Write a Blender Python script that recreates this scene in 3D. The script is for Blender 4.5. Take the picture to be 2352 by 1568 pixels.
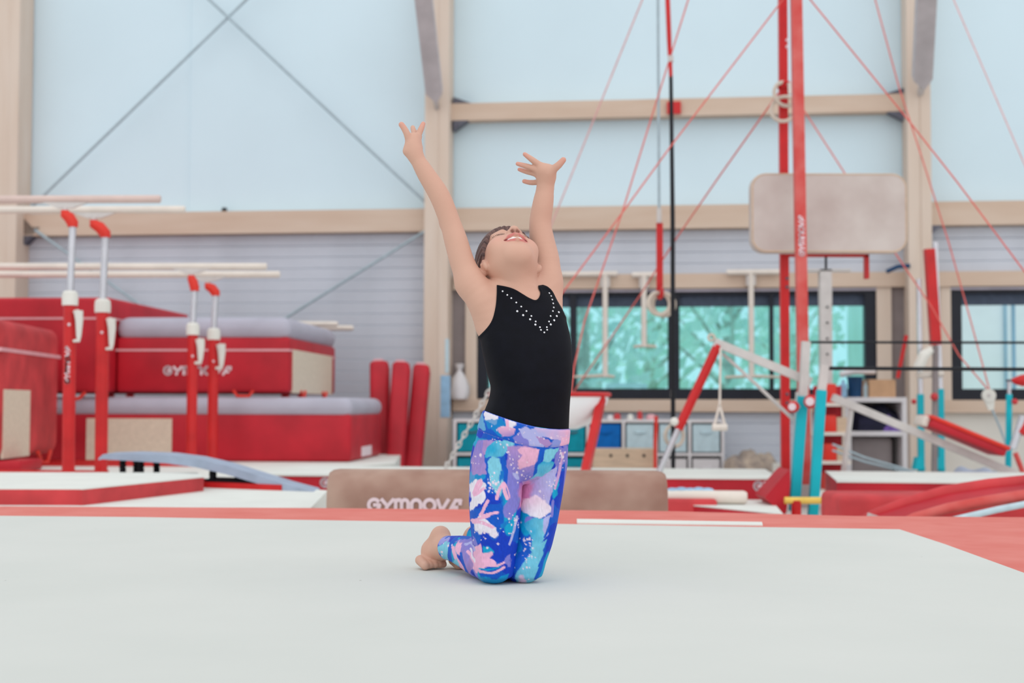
import bpy, bmesh, math, random
import numpy as np
from mathutils import Vector, Matrix

for _o in list(bpy.data.objects):
    bpy.data.objects.remove(_o)
random.seed(7)
SC = bpy.context.scene
COL = SC.collection

# ------------------------------------------------------------------ camera
F, CX, CY, HOR = 3267.0, 1176.0, 784.0, 930.0
CAMZ = 0.40
PITCH = math.atan((HOR - CY) / F)
ROLL = 0.0025
_d = Vector((0, math.cos(PITCH), math.sin(PITCH)))
_r0 = Vector((1, 0, 0))
_u0 = Vector((0, -math.sin(PITCH), math.cos(PITCH)))
_r = _r0 * math.cos(ROLL) + _u0 * math.sin(ROLL)
_u = _u0 * math.cos(ROLL) - _r0 * math.sin(ROLL)
CAMP = Vector((0, 0, CAMZ))
cam_data = bpy.data.cameras.new('camera')
cam = bpy.data.objects.new('camera', cam_data)
COL.objects.link(cam)
cam_data.sensor_width = 36.0
cam_data.lens = F / 2352.0 * 36.0
cam_data.clip_end = 400
cam.matrix_world = Matrix(((_r.x, _u.x, -_d.x, CAMP.x), (_r.y, _u.y, -_d.y, CAMP.y),
                           (_r.z, _u.z, -_d.z, CAMP.z), (0, 0, 0, 1)))
cam_data.dof.use_dof = True
cam_data.dof.focus_distance = 3.2
cam_data.dof.aperture_fstop = 4.2
SC.camera = cam

# ------------------------------------------------------------------ light: bright overcast day, hall flooded with diffuse daylight
world = bpy.data.worlds.new('overcast_sky')
SC.world = world
world.use_nodes = True
_bg = world.node_tree.nodes['Background']
_bg.inputs[0].default_value = (0.93, 0.97, 1.0, 1)
_bg.inputs[1].default_value = 0.92
sun_data = bpy.data.lights.new('soft_daylight', 'SUN')
sun_data.energy = 0.95
sun_data.angle = math.radians(110)
sun_data.color = (1.0, 0.985, 0.96)
sun = bpy.data.objects.new('soft_daylight', sun_data)
COL.objects.link(sun)
sun.rotation_euler = (math.radians(42), math.radians(10), 0)
SC.view_settings.view_transform = 'Standard'
SC.view_settings.look = 'None'
SC.view_settings.gamma = 1.0
SC.view_settings.use_curve_mapping = False
SC.view_settings.exposure = 0.0


# ------------------------------------------------------------------ pixel helpers (direction only; depth from what a thing stands on)
def ray(px, py):
    v = _d + _r * ((px - CX) / F) + _u * ((CY - py) / F)
    return v / v.y


def W(px, py, Y):
    return CAMP + ray(px, py) * Y


def G(px, py, z):
    v = ray(px, py)
    return CAMP + v * ((z - CAMZ) / v.z)


def SPX(Y):          # metres per photo pixel at depth Y
    return Y / F


FLOORZ = -0.5
TH = math.radians(6.6)
WT = Vector((math.cos(TH), -math.sin(TH), 0))      # along the back wall
WN = Vector((-math.sin(TH), -math.cos(TH), 0))     # out of the wall, towards the room
_w0 = W(1015, 930, 15.7)
WO = Vector((_w0.x, _w0.y, 0))


def wp(s, z, off=0.0):
    p = WO + WT * s + WN * off
    return Vector((p.x, p.y, z))


def sz(px, py, off=0.0):
    v = ray(px, py)
    o = WO + WN * off
    t = (o - Vector((CAMP.x, CAMP.y, 0))).dot(WN) / Vector((v.x, v.y, 0)).dot(WN)
    p = CAMP + v * t
    return (Vector((p.x, p.y, 0)) - WO).dot(WT), p.z


# ------------------------------------------------------------------ materials
def lin(c):
    return tuple((x / 255 / 12.92) if x / 255 <= 0.04045 else ((x / 255 + 0.055) / 1.055) ** 2.4 for x in c)


MATS = {}


def mat(name, rgb, rough=0.6, var=0.06, scale=8.0, bump=0.0, bscale=200.0, metal=0.0, spec=0.35, stretch=None, rgb2=None, detail=3.0):
    if name in MATS:
        return MATS[name]
    m = bpy.data.materials.new(name)
    m.use_nodes = True
    nt = m.node_tree
    b = nt.nodes['Principled BSDF']
    b.inputs['Roughness'].default_value = rough
    b.inputs['Metallic'].default_value = metal
    b.inputs['Specular IOR Level'].default_value = spec
    tc = nt.nodes.new('ShaderNodeTexCoord')
    mp = nt.nodes.new('ShaderNodeMapping')
    nt.links.new(tc.outputs['Object'], mp.inputs[0])
    if stretch:
        mp.inputs['Scale'].default_value = stretch
    nz = nt.nodes.new('ShaderNodeTexNoise')
    nz.inputs['Scale'].default_value = scale
    nz.inputs['Detail'].default_value = detail
    nt.links.new(mp.outputs[0], nz.inputs['Vector'])
    rp = nt.nodes.new('ShaderNodeValToRGB')
    c = lin(rgb)
    if rgb2 is None:
        lo = tuple(max(0, x * (1 - var * 2)) for x in c)
        hi = tuple(min(1, x * (1 + var * 2)) for x in c)
    else:
        lo, hi = c, lin(rgb2)
    rp.color_ramp.elements[0].position = 0.3
    rp.color_ramp.elements[1].position = 0.7
    rp.color_ramp.elements[0].color = (*lo, 1)
    rp.color_ramp.elements[1].color = (*hi, 1)
    nt.links.new(nz.outputs[0], rp.inputs[0])
    nt.links.new(rp.outputs[0], b.inputs['Base Color'])
    if bump:
        n2 = nt.nodes.new('ShaderNodeTexNoise')
        n2.inputs['Scale'].default_value = bscale
        nt.links.new(mp.outputs[0], n2.inputs['Vector'])
        bp = nt.nodes.new('ShaderNodeBump')
        bp.inputs['Strength'].default_value = bump
        bp.inputs['Distance'].default_value = 0.01
        nt.links.new(n2.outputs[0], bp.inputs['Height'])
        nt.links.new(bp.outputs[0], b.inputs['Normal'])
    MATS[name] = m
    return m


M_wood = mat('spruce_wood', (210, 190, 173), 0.7, 0.05, 2.0, 0.03, 60, stretch=(3, 3, .35), rgb2=(218, 202, 188))
M_woodh = mat('spruce_beam_wood', (203, 178, 158), 0.7, 0.05, 1.6, 0.03, 60, stretch=(.6, 1, 5), rgb2=(211, 190, 172))
M_membrane = mat('wall_membrane', (210, 230, 239), 0.8, 0.012, 0.8)
M_clad = mat('grey_cladding', (198, 203, 213), 0.55, 0.03, 2.0)
M_taupe = mat('taupe_board', (140, 130, 130), 0.7, 0.04, 6)
M_cream = mat('cream_panel', (216, 212, 204), 0.7, 0.02, 3)
M_blackframe = mat('black_window_frame', (17, 22, 36), 0.45, 0.1, 5)
M_blind = mat('dark_blind', (70, 80, 98), 0.7, 0.08, 20)
M_ledge = mat('pale_metal_ledge', (176, 170, 182), 0.45, 0.05, 5)
M_steel = mat('grey_steel', (204, 199, 196), 0.5, 0.04, 10, metal=0.05)
M_chrome = mat('chromed_tube', (200, 200, 206), 0.25, 0.03, 10, metal=0.6)
M_darksteel = mat('dark_bracket_steel', (98, 98, 110), 0.5, 0.08, 10, metal=0.3)
M_brace = mat('grey_brace_paint', (190, 184, 186), 0.6, 0.05, 6)
M_cable = mat('pale_steel_cable', (165, 182, 190), 0.5, 0.05, 10, metal=0.2)
M_red = mat('red_vinyl', (186, 28, 44), 0.55, 0.08, 3, 0.06, 40)
M_redfaded = mat('chalky_red_vinyl', (196, 62, 66), 0.7, 0.12, 4, 0.05, 40)
M_redpaint = mat('red_powder_paint', (200, 34, 36), 0.4, 0.06, 6)
M_redchalk = mat('chalk_dusted_red_paint', (202, 52, 48), 0.5, 0.1, 5, rgb2=(216, 112, 106))
M_orange = mat('orange_red_plastic', (222, 52, 38), 0.4, 0.04, 6)
M_redrope = mat('red_guy_rope', (218, 104, 96), 0.7, 0.05, 20)
M_pinkrope = mat('pale_red_guy_rope', (226, 172, 172), 0.7, 0.05, 20)
M_carpet = mat('red_border_carpet', (214, 120, 111), 0.95, 0.05, 5, 0.1, 400, rgb2=(221, 136, 127), spec=.1)
M_white = mat('white_plastic', (226, 224, 216), 0.45, 0.03, 5)
M_whitemat = mat('white_mat_top', (224, 226, 220), 0.75, 0.02, 4, 0.05, 120)
M_matgrey = mat('lilac_grey_vinyl', (180, 178, 192), 0.6, 0.04, 3, 0.05, 30)
M_mesh = mat('beige_mesh', (220, 206, 186), 0.8, 0.03, 30)
M_stripe = mat('pale_pink_stripe', (226, 170, 176), 0.6, 0.03, 10)
M_print = mat('white_print', (232, 214, 220), 0.6, 0.02, 10)
M_bar = mat('pale_bar_wood', (226, 216, 206), 0.55, 0.03, 6)
M_barpink = mat('pink_beige_bar_wood', (214, 190, 182), 0.55, 0.03, 6)
M_board = mat('grey_blue_carpet', (160, 172, 192), 0.8, 0.05, 8, 0.15, 300)
M_black = mat('black_rubber', (14, 18, 26), 0.6, 0.1, 10)
M_tan = mat('brown_suede', (150, 112, 98), 0.85, 0.12, 3.5, 0.12, 150, rgb2=(190, 162, 146))
M_panel = mat('beige_suede', (192, 178, 172), 0.85, 0.05, 4, 0.1, 120, rgb2=(208, 198, 192))
M_teal = mat('teal_paint', (0, 182, 198), 0.5, 0.03, 5)
M_tealbox = mat('teal_felt', (0, 146, 166), 0.85, 0.06, 20)
M_bluebox = mat('blue_felt', (0, 104, 186), 0.85, 0.06, 20)
M_palebox = mat('pale_blue_felt', (192, 214, 222), 0.85, 0.04, 20)
M_shelf = mat('white_shelf_laminate', (222, 218, 220), 0.5, 0.03, 5)
M_ply = mat('plywood', (206, 180, 154), 0.65, 0.05, 6, stretch=(1, 1, 6))
M_card = mat('cardboard', (196, 156, 122), 0.8, 0.04, 10)
M_navy = mat('navy_plastic', (8, 60, 100), 0.5, 0.08, 8)
M_dark = mat('dark_textile', (34, 34, 56), 0.9, 0.2, 8)
M_purple = mat('purple_textile', (112, 84, 160), 0.9, 0.15, 12)
M_yellow = mat('yellow_foam_tube', (236, 200, 96), 0.6, 0.05, 10)
M_ring = mat('ring_wood', (206, 194, 180), 0.5, 0.04, 10)
M_greybag = mat('grey_canvas', (160, 168, 186), 0.9, 0.08, 8)
M_beigebag = mat('beige_canvas', (188, 170, 152), 0.9, 0.14, 10, rgb2=(120, 110, 108))
M_hallfloor = mat('hall_floor', (170, 166, 164), 0.6, 0.05, 4)


def leaf_material():
    m = bpy.data.materials.new('light_paled_leaves')
    m.use_nodes = True
    nt = m.node_tree
    nt.nodes.remove(nt.nodes['Principled BSDF'])
    tc = nt.nodes.new('ShaderNodeTexCoord')
    nz = nt.nodes.new('ShaderNodeTexNoise'); nz.inputs['Scale'].default_value = 2.2
    nt.links.new(tc.outputs['Object'], nz.inputs['Vector'])
    rp = nt.nodes.new('ShaderNodeValToRGB')
    rp.color_ramp.elements[0].position = .35; rp.color_ramp.elements[1].position = .65
    rp.color_ramp.elements[0].color = (*lin((214, 236, 232)), 1); rp.color_ramp.elements[1].color = (*lin((246, 252, 248)), 1)  # near-white leaf colour stands in for the brighter daylight outdoors
    nt.links.new(nz.outputs[0], rp.inputs[0])
    df = nt.nodes.new('ShaderNodeBsdfDiffuse'); tr = nt.nodes.new('ShaderNodeBsdfTranslucent')
    for n_ in (df, tr):
        nt.links.new(rp.outputs[0], n_.inputs[0])
    mx = nt.nodes.new('ShaderNodeMixShader'); mx.inputs[0].default_value = .5
    nt.links.new(df.outputs[0], mx.inputs[1]); nt.links.new(tr.outputs[0], mx.inputs[2])
    nt.links.new(mx.outputs[0], nt.nodes['Material Output'].inputs[0])
    return m


M_leaf = leaf_material()
M_bark = mat('tree_bark', (196, 200, 190), 0.9, 0.15, 8)
M_grass = mat('lawn', (150, 190, 130), 0.9, 0.15, 3)
M_facade = mat('white_facade', (244, 248, 250), 0.7, 0.02, 2)
M_facadetrim = mat('blue_grey_trim', (130, 180, 205), 0.6, 0.04, 2)
M_cyan = mat('cyan_bag', (150, 190, 220), 0.5, 0.08, 10)


def floor_mat_material():
    m = bpy.data.materials.new('white_floor_carpet')
    m.use_nodes = True
    nt = m.node_tree
    b = nt.nodes['Principled BSDF']
    b.inputs['Roughness'].default_value = 0.9
    b.inputs['Specular IOR Level'].default_value = 0.15
    tc = nt.nodes.new('ShaderNodeTexCoord')
    n1 = nt.nodes.new('ShaderNodeTexNoise'); n1.inputs['Scale'].default_value = 1.3; n1.inputs['Detail'].default_value = 5
    nt.links.new(tc.outputs['Object'], n1.inputs['Vector'])
    rp = nt.nodes.new('ShaderNodeValToRGB')
    rp.color_ramp.elements[0].position = 0.3; rp.color_ramp.elements[1].position = 0.7
    rp.color_ramp.elements[0].color = (*lin((207, 209, 204)), 1)
    rp.color_ramp.elements[1].color = (*lin((214, 215, 210)), 1)
    nt.links.new(n1.outputs[0], rp.inputs[0])
    # specks of dirt: rare small voronoi cells
    vo = nt.nodes.new('ShaderNodeTexVoronoi'); vo.inputs['Scale'].default_value = 9.0
    n3 = nt.nodes.new('ShaderNodeTexNoise'); n3.inputs['Scale'].default_value = 60
    mixv = nt.nodes.new('ShaderNodeMixRGB'); mixv.blend_type = 'ADD'; mixv.inputs[0].default_value = 0.012
    nt.links.new(tc.outputs['Object'], n3.inputs['Vector'])
    nt.links.new(tc.outputs['Object'], mixv.inputs[1]); nt.links.new(n3.outputs['Color'], mixv.inputs[2])
    nt.links.new(mixv.outputs[0], vo.inputs['Vector'])
    sep = nt.nodes.new('ShaderNodeSeparateColor'); nt.links.new(vo.outputs['Color'], sep.inputs[0])
    thr = nt.nodes.new('ShaderNodeMath'); thr.operation = 'MULTIPLY'; thr.inputs[1].default_value = 0.045
    nt.links.new(sep.outputs[0], thr.inputs[0])
    lt = nt.nodes.new('ShaderNodeMath'); lt.operation = 'LESS_THAN'
    nt.links.new(vo.outputs['Distance'], lt.inputs[0]); nt.links.new(thr.outputs[0], lt.inputs[1])
    gt = nt.nodes.new('ShaderNodeMath'); gt.operation = 'GREATER_THAN'; gt.inputs[1].default_value = 0.62
    nt.links.new(sep.outputs[1], gt.inputs[0])
    an = nt.nodes.new('ShaderNodeMath'); an.operation = 'MULTIPLY'
    nt.links.new(lt.outputs[0], an.inputs[0]); nt.links.new(gt.outputs[0], an.inputs[1])
    a2 = nt.nodes.new('ShaderNodeMath'); a2.operation = 'MULTIPLY'; a2.inputs[1].default_value = 0.6
    nt.links.new(an.outputs[0], a2.inputs[0])
    mx = nt.nodes.new('ShaderNodeMixRGB')
    nt.links.new(a2.outputs[0], mx.inputs[0]); nt.links.new(rp.outputs[0], mx.inputs[1])
    mx.inputs[2].default_value = (*lin((110, 100, 95)), 1)
    nt.links.new(mx.outputs[0], b.inputs['Base Color'])
    n2 = nt.nodes.new('ShaderNodeTexNoise'); n2.inputs['Scale'].default_value = 350
    nt.links.new(tc.outputs['Object'], n2.inputs['Vector'])
    bp = nt.nodes.new('ShaderNodeBump'); bp.inputs['Strength'].default_value = 0.12; bp.inputs['Distance'].default_value = 0.004
    nt.links.new(n2.outputs[0], bp.inputs['Height']); nt.links.new(bp.outputs[0], b.inputs['Normal'])
    return m


M_floormat = floor_mat_material()


def glass_material():
    m = bpy.data.materials.new('tinted_window_glass')
    m.use_nodes = True
    nt = m.node_tree
    nt.nodes.remove(nt.nodes['Principled BSDF'])
    out = nt.nodes['Material Output']
    tr = nt.nodes.new('ShaderNodeBsdfTransparent'); tr.inputs[0].default_value = (0.68, 0.98, 1.0, 1)
    gl = nt.nodes.new('ShaderNodeBsdfGlossy'); gl.inputs['Roughness'].default_value = 0.05
    fr = nt.nodes.new('ShaderNodeFresnel'); fr.inputs[0].default_value = 1.4
    mx = nt.nodes.new('ShaderNodeMixShader')
    nt.links.new(fr.outputs[0], mx.inputs[0]); nt.links.new(tr.outputs[0], mx.inputs[1]); nt.links.new(gl.outputs[0], mx.inputs[2])
    nt.links.new(mx.outputs[0], out.inputs[0])
    return m


M_glass = glass_material()
M_glass2 = glass_material(); M_glass2.name = 'pale_window_glass'
for _n in M_glass2.node_tree.nodes:
    if _n.type == 'BSDF_TRANSPARENT':
        _n.inputs[0].default_value = (0.90, 0.97, 1.0, 1)


# ------------------------------------------------------------------ mesh builder
class MB:
    def __init__(self):
        self.v = []
        self.f = []

    def add(self, vs, fs):
        o = len(self.v)
        self.v += [Vector(p) for p in vs]
        self.f += [[i + o for i in q] for q in fs]
        return self

    def hexa(self, c8):                      # 8 corners: bottom 4 (ccw), top 4
        return self.add(c8, [[3, 2, 1, 0], [4, 5, 6, 7], [0, 1, 5, 4], [1, 2, 6, 5], [2, 3, 7, 6], [3, 0, 4, 7]])

    def box(self, o, ax, ay, az):            # corner + three edge vectors
        o, ax, ay, az = map(Vector, (o, ax, ay, az))
        return self.hexa([o, o + ax, o + ax + ay, o + ay, o + az, o + ax + az, o + ax + ay + az, o + ay + az])

    def wbox(self, s0, s1, z0, z1, o0, o1):   # box in wall coordinates
        return self.hexa([wp(s0, z0, o1), wp(s1, z0, o1), wp(s1, z0, o0), wp(s0, z0, o0),
                          wp(s0, z1, o1), wp(s1, z1, o1), wp(s1, z1, o0), wp(s0, z1, o0)])

    def rbox(self, o, ax, ay, az, bev=0.02, seg=3, sag=0.0):
        bm = bmesh.new()
        o, ax, ay, az = map(Vector, (o, ax, ay, az))
        c8 = [o, o + ax, o + ax + ay, o + ay, o + az, o + ax + az, o + ax + ay + az, o + ay + az]
        vs = [bm.verts.new(p) for p in c8]
        for q in [[3, 2, 1, 0], [4, 5, 6, 7], [0, 1, 5, 4], [1, 2, 6, 5], [2, 3, 7, 6], [3, 0, 4, 7]]:
            bm.faces.new([vs[i] for i in q])
        bmesh.ops.bevel(bm, geom=list(bm.edges), offset=bev, segments=seg, profile=0.5, affect='EDGES')
        bm.verts.index_update()
        vs = [v.co.copy() for v in bm.verts]
        fs = [[v.index for v in f.verts] for f in bm.faces]
        bm.free()
        return self.add(vs, fs)

    def tube(self, pts, rad, n=10, cap=True, flat=None):
        pts = [Vector(p) for p in pts]
        if not hasattr(rad, '__len__'):
            rad = [rad] * len(pts)
        rings = []
        prev = None
        for i, p in enumerate(pts):
            a = pts[max(i - 1, 0)]
            b = pts[min(i + 1, len(pts) - 1)]
            t = (b - a).normalized()
            if prev is None:
                x = Vector((0, 0, 1)) if abs(t.z) < 0.9 else Vector((1, 0, 0))
                x = (x - t * x.dot(t)).normalized()
            else:
                x = (prev - t * prev.dot(t)).normalized()
            prev = x
            y = t.cross(x)
            fy = 1.0 if flat is None else flat
            rings.append([p + (x * math.cos(2 * math.pi * k / n) + y * math.sin(2 * math.pi * k / n) * fy) * rad[i] for k in range(n)])
        vs = [q for r in rings for q in r]
        fs = []
        for i in range(len(rings) - 1):
            for k in range(n):
                a = i * n + k
                b = i * n + (k + 1) % n
                fs.append([a, b, b + n, a + n])
        if cap:
            fs.append(list(range(n))[::-1])
            fs.append([(len(rings) - 1) * n + k for k in range(n)])
        return self.add(vs, fs)

    def beam(self, p, q, w, h, up=(0, 0, 1)):  # square bar from p to q
        p, q = Vector(p), Vector(q)
        t = (q - p).normalized()
        up = Vector(up)
        x = t.cross(up).normalized()
        y = x.cross(t).normalized()
        return self.box(p - x * w / 2 - y * h / 2, x * w, t * (q - p).length, y * h)

    def ball(self, c, r, n=10, sx=(1, 1, 1)):
        c = Vector(c)
        vs = [c + Vector((0, 0, r * sx[2]))]
        for i in range(1, n):
            th = math.pi * i / n
            for k in range(2 * n):
                ph = math.pi * k / n
                vs.append(c + Vector((r * sx[0] * math.sin(th) * math.cos(ph), r * sx[1] * math.sin(th) * math.sin(ph), r * sx[2] * math.cos(th))))
        vs.append(c - Vector((0, 0, r * sx[2])))
        m = 2 * n
        fs = [[0, 1 + k, 1 + (k + 1) % m] for k in range(m)]
        for i in range(n - 2):
            for k in range(m):
                a = 1 + i * m + k
                b = 1 + i * m + (k + 1) % m
                fs.append([a, a + m, b + m, b])
        L = len(vs) - 1
        o = 1 + (n - 2) * m
        fs += [[L, o + (k + 1) % m, o + k] for k in range(m)]
        return self.add(vs, fs)

    def torus(self, c, ax, R, r, n=28, m=8):
        c, ax = Vector(c), Vector(ax).normalized()
        x = ax.orthogonal().normalized()
        y = ax.cross(x)
        vs, fs = [], []
        for i in range(n):
            a = 2 * math.pi * i / n
            d = x * math.cos(a) + y * math.sin(a)
            for k in range(m):
                b = 2 * math.pi * k / m
                vs.append(c + d * (R + r * math.cos(b)) + ax * (r * math.sin(b)))
        for i in range(n):
            for k in range(m):
                fs.append([i * m + k, ((i + 1) % n) * m + k, ((i + 1) % n) * m + (k + 1) % m, i * m + (k + 1) % m])
        return self.add(vs, fs)

    def lathe(self, c, prof, n=28, ax=(0, 0, 1)):
        c, ax = Vector(c), Vector(ax).normalized()
        x = ax.orthogonal().normalized()
        y = ax.cross(x)
        vs, fs = [], []
        for (r, z) in prof:
            for k in range(n):
                a = 2 * math.pi * k / n
                vs.append(c + ax * z + (x * math.cos(a) + y * math.sin(a)) * max(r, 1e-4))
        for i in range(len(prof) - 1):
            for k in range(n):
                a = i * n + k
                b = i * n + (k + 1) % n
                fs.append([a, b, b + n, a + n])
        return self.add(vs, fs)

    def prism(self, pts, ext):               # polygon extruded along ext
        pts = [Vector(p) for p in pts]
        ext = Vector(ext)
        n = len(pts)
        vs = pts + [p + ext for p in pts]
        fs = [list(range(n))[::-1], [n + i for i in range(n)]]
        fs += [[i, (i + 1) % n, n + (i + 1) % n, n + i] for i in range(n)]
        return self.add(vs, fs)


def set_props(o, label=None, cat=None, group=None, kind=None):
    if label: o['label'] = label
    if cat: o['category'] = cat
    if group: o['group'] = group
    if kind: o['kind'] = kind
    return o


def thing(name, loc, label, cat, group=None):
    o = bpy.data.objects.new(name, None)
    o.empty_display_size = 0.1
    COL.objects.link(o)
    o.location = loc
    return set_props(o, label, cat, group)


ORIG = {}


def mesh_obj(name, mb, m, origin, smooth=True):
    me = bpy.data.meshes.new(name)
    o3 = Vector(origin)
    me.from_pydata([tuple(v - o3) for v in mb.v], [], mb.f)
    bm = bmesh.new()
    bm.from_mesh(me)
    bmesh.ops.recalc_face_normals(bm, faces=bm.faces)
    bm.to_mesh(me)
    bm.free()
    if m is not None:
        me.materials.append(m)
    if smooth:
        me.shade_smooth() if hasattr(me, 'shade_smooth') else None
        try:
            me.set_sharp_from_angle(angle=math.radians(38))
        except Exception:
            pass
    o = bpy.data.objects.new(name, me)
    COL.objects.link(o)
    return o


def root_loc(p):
    while p.parent:
        p = p.parent
    return Vector(p.location)


def part(name, mb, m, parent, label=None, smooth=True, kind=None):
    o = mesh_obj(name, mb, m, root_loc(parent), smooth)
    o.parent = parent
    return set_props(o, label, None, None, kind)


def solo(name, mb, m, label, cat, group=None, smooth=True, kind=None):
    xs = [v.x for v in mb.v]; ys = [v.y for v in mb.v]; zs = [v.z for v in mb.v]
    c = Vector(((min(xs) + max(xs)) / 2, (min(ys) + max(ys)) / 2, min(zs)))
    o = mesh_obj(name, mb, m, c, smooth)
    o.location = c
    return set_props(o, label, cat, group, kind)


# stroke lettering --------------------------------------------------
def _arc(cx, cy, rx, ry, a0, a1, n=12):
    return [(cx + rx * math.cos(math.radians(a0 + (a1 - a0) * i / n)), cy + ry * math.sin(math.radians(a0 + (a1 - a0) * i / n))) for i in range(n + 1)]


GLYPH = {
    'G': (1.0, [_arc(.5, .5, .40, .40, 40, 360, 18) + [(.5, .5)]]),
    'Y': (0.9, [[(.02, .9), (.45, .42), (.88, .9)], [(.45, .42), (.3, .08)]]),
    'M': (1.15, [[(.12, .08), (.12, .9)], [(.12, .62)] + _arc(.34, .62, .22, .26, 180, 0, 8) + [(.56, .08)], [(.56, .62)] + _arc(.8, .62, .24, .26, 180, 0, 8) + [(1.04, .08)]]),
    'N': (0.9, [[(.12, .08), (.12, .62)] + _arc(.45, .56, .33, .32, 180, 0, 10) + [(.78, .08)]]),
    'O': (1.0, [_arc(.5, .5, .40, .40, 0, 360, 20)]),
    'V': (0.85, [[(.05, .9), (.35, .1), (.85, .9)]]),
    'A': (0.95, [[(.05, .08), (.5, .86), (.86, .86), (.82, .6)], [(.3, .36), (.62, .36)]]),
    'W': (1.1, [[(.05, .9), (.3, .1), (.55, .7), (.8, .1), (1.05, .9)]]),
}


def lettering(mb, text, o, xdir, ydir, h, wt=0.2, lift=None, gap=0.12, surf=None):
    """flat strokes; o baseline start; xdir, ydir unit vectors; h cap height"""
    x0 = 0
    o, xdir, ydir = Vector(o), Vector(xdir), Vector(ydir)

    def P(u, v):
        if surf:
            return surf(u * h, v * h)
        return o + xdir * (u * h) + ydir * (v * h)
    for ch in text:
        w, strokes = GLYPH[ch]
        for st in strokes:
            pts = [(x0 + a, b) for a, b in st]
            for i in range(len(pts) - 1):
                (ax, ay), (bx, by) = pts[i], pts[i + 1]
                dx, dy = bx - ax, by - ay
                L = math.hypot(dx, dy) or 1
                ex, ey = dx / L * wt * .3, dy / L * wt * .3
                nx, ny = -dy / L * wt / 2, dx / L * wt / 2
                ax, ay, bx, by = ax - ex, ay - ey, bx + ex, by + ey
                mb.add([P(ax + nx, ay + ny), P(ax - nx, ay - ny), P(bx - nx, by - ny), P(bx + nx, by + ny)], [[0, 1, 2, 3]])
        x0 += w + gap
    return mb

# ================================================================== SETTING
# podium (sprung floor): red carpeted platform, white floor carpet on top
def gp(px, py, z=0.0):
    p = G(px, py, z)
    return (p.x, p.y)


far_red = [gp(-500, 1157), gp(0, 1160), gp(740, 1164), gp(1540, 1171), gp(1960, 1182), gp(2352, 1185), gp(3000, 1190)]
far_white = [gp(-500, 1179), gp(0, 1184), gp(320, 1187), gp(600, 1192), gp(1176, 1201), gp(1750, 1210), gp(2066, 1215)]
ca, cb = Vector(gp(2066, 1215)), Vector(gp(2352, 1315))
cm = Vector(gp(2170, 1249))
dirr = (cb - ca).normalized()
c_end = ca + dirr * ((-2.0 - ca.y) / dirr.y)
pod = MB()
poly = [Vector((-8.0, -2.0, FLOORZ)), Vector((8.5, -2.0, FLOORZ))] + [Vector((x, y, FLOORZ)) for x, y in far_red[::-1]] + [Vector((-8.0, far_red[0][1], FLOORZ))]
pod.prism(poly, (0, 0, -FLOORZ - 0.004))
o = solo('floor', pod, M_carpet, None, None, kind='structure')
wm = MB()
poly = [Vector((-8.0, -2.0, -0.004)), Vector((c_end.x, -2.0, -0.004)), Vector((cb.x, cb.y, -0.004)), Vector((cm.x, cm.y, -0.004)), Vector((ca.x, ca.y, -0.004))] + \
       [Vector((x, y, -0.004)) for x, y in far_white[:-1][::-1]] + [Vector((-8.0, far_white[0][1], -0.004))]
wm.prism(poly, (0, 0, 0.004))
set_props(part('floor_carpet', wm, M_floormat, o, 'white floor exercise carpet inside the red border'))
st = MB()
a, b, c, e = [Vector((*gp(x, y), -0.004)) for x, y in ((1325, 1200), (1752, 1205), (1750, 1198), (1325, 1191))]
st.prism([a, b, c, e], (0, 0, 0.004))
part('border_line', st, M_whitemat, o, 'white line taped on the red border')

hf = MB().box((-14, 4.9, FLOORZ - 0.1), (28, 0, 0), (0, 17, 0), (0, 0, 0.1))
# only the part under and around the equipment; the wall stands at its far end
hall = solo('floor', hf, M_hallfloor, None, None, kind='structure')

# ---- wall
sL0, _ = sz(70, 600)
sP1a, _ = sz(986, 700)
sP1b, _ = sz(1044, 700)
sP2a, _ = sz(2076, 700)
sP2b, _ = sz(2128, 700)
sP0b, _ = sz(66, 700)
zbeamT = sz(1300, 479)[1]
zbeamB = sz(1300, 531)[1]
w1 = dict(s0=sz(1097, 780)[0], s1=sz(2012, 780)[0], z0=sz(1440, 917)[1], z1=sz(1440, 663)[1])
w2 = dict(s0=sz(2182, 780)[0], s1=sz(2182, 780)[0] + 3.6, z0=sz(1440, 917)[1], z1=sz(1440, 663)[1])
zsillB = sz(1440, 945)[1]
zheadT = sz(1440, 631)[1]
SMIN, SMAX, ZTOP = -10.5, 11.5, 5.9

wall = MB()
for (s0, s1, z0, z1) in ((SMIN, w1['s0'], FLOORZ, zbeamT), (w1['s1'], w2['s0'], FLOORZ, zbeamT), (w2['s1'], SMAX, FLOORZ, zbeamT),
                         (w1['s0'], w1['s1'], FLOORZ, w1['z0']), (w1['s0'], w1['s1'], w1['z1'], zbeamT),
                         (w2['s0'], w2['s1'], FLOORZ, w2['z0']), (w2['s0'], w2['s1'], w2['z1'], zbeamT)):
    wall.wbox(s0, s1, z0, z1, -0.22, 0.0)
wall_back = solo('wall_back', wall, M_clad, None, None, kind='structure', smooth=False)

# cladding boards (each a piece), shared mesh per length
PITCHB = 0.128


def boards(s0, s1, z0, z1):
    n = int(round((z1 - z0) / PITCHB))
    h = (z1 - z0) / n
    me = None
    for i in range(n):
        if me is None:
            L = s1 - s0
            mb = MB()
            pr = [(0.0, 0.0), (0.014, 0.002), (0.020, h - 0.010), (0.013, h - 0.003), (0.0, h - 0.001)]
            mb.prism([wp(s0, z0 + z, q) - wp(s0, z0) for q, z in pr], wp(s1, 0) - wp(s0, 0))
            ob = mesh_obj('board', mb, M_clad, (0, 0, 0))
            me = ob.data
        else:
            ob = bpy.data.objects.new('board', me)
            COL.objects.link(ob)
        ob.parent = wall_back
        ob.location = wp(s0, z0 + i * h) - Vector(wall_back.location)


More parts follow.
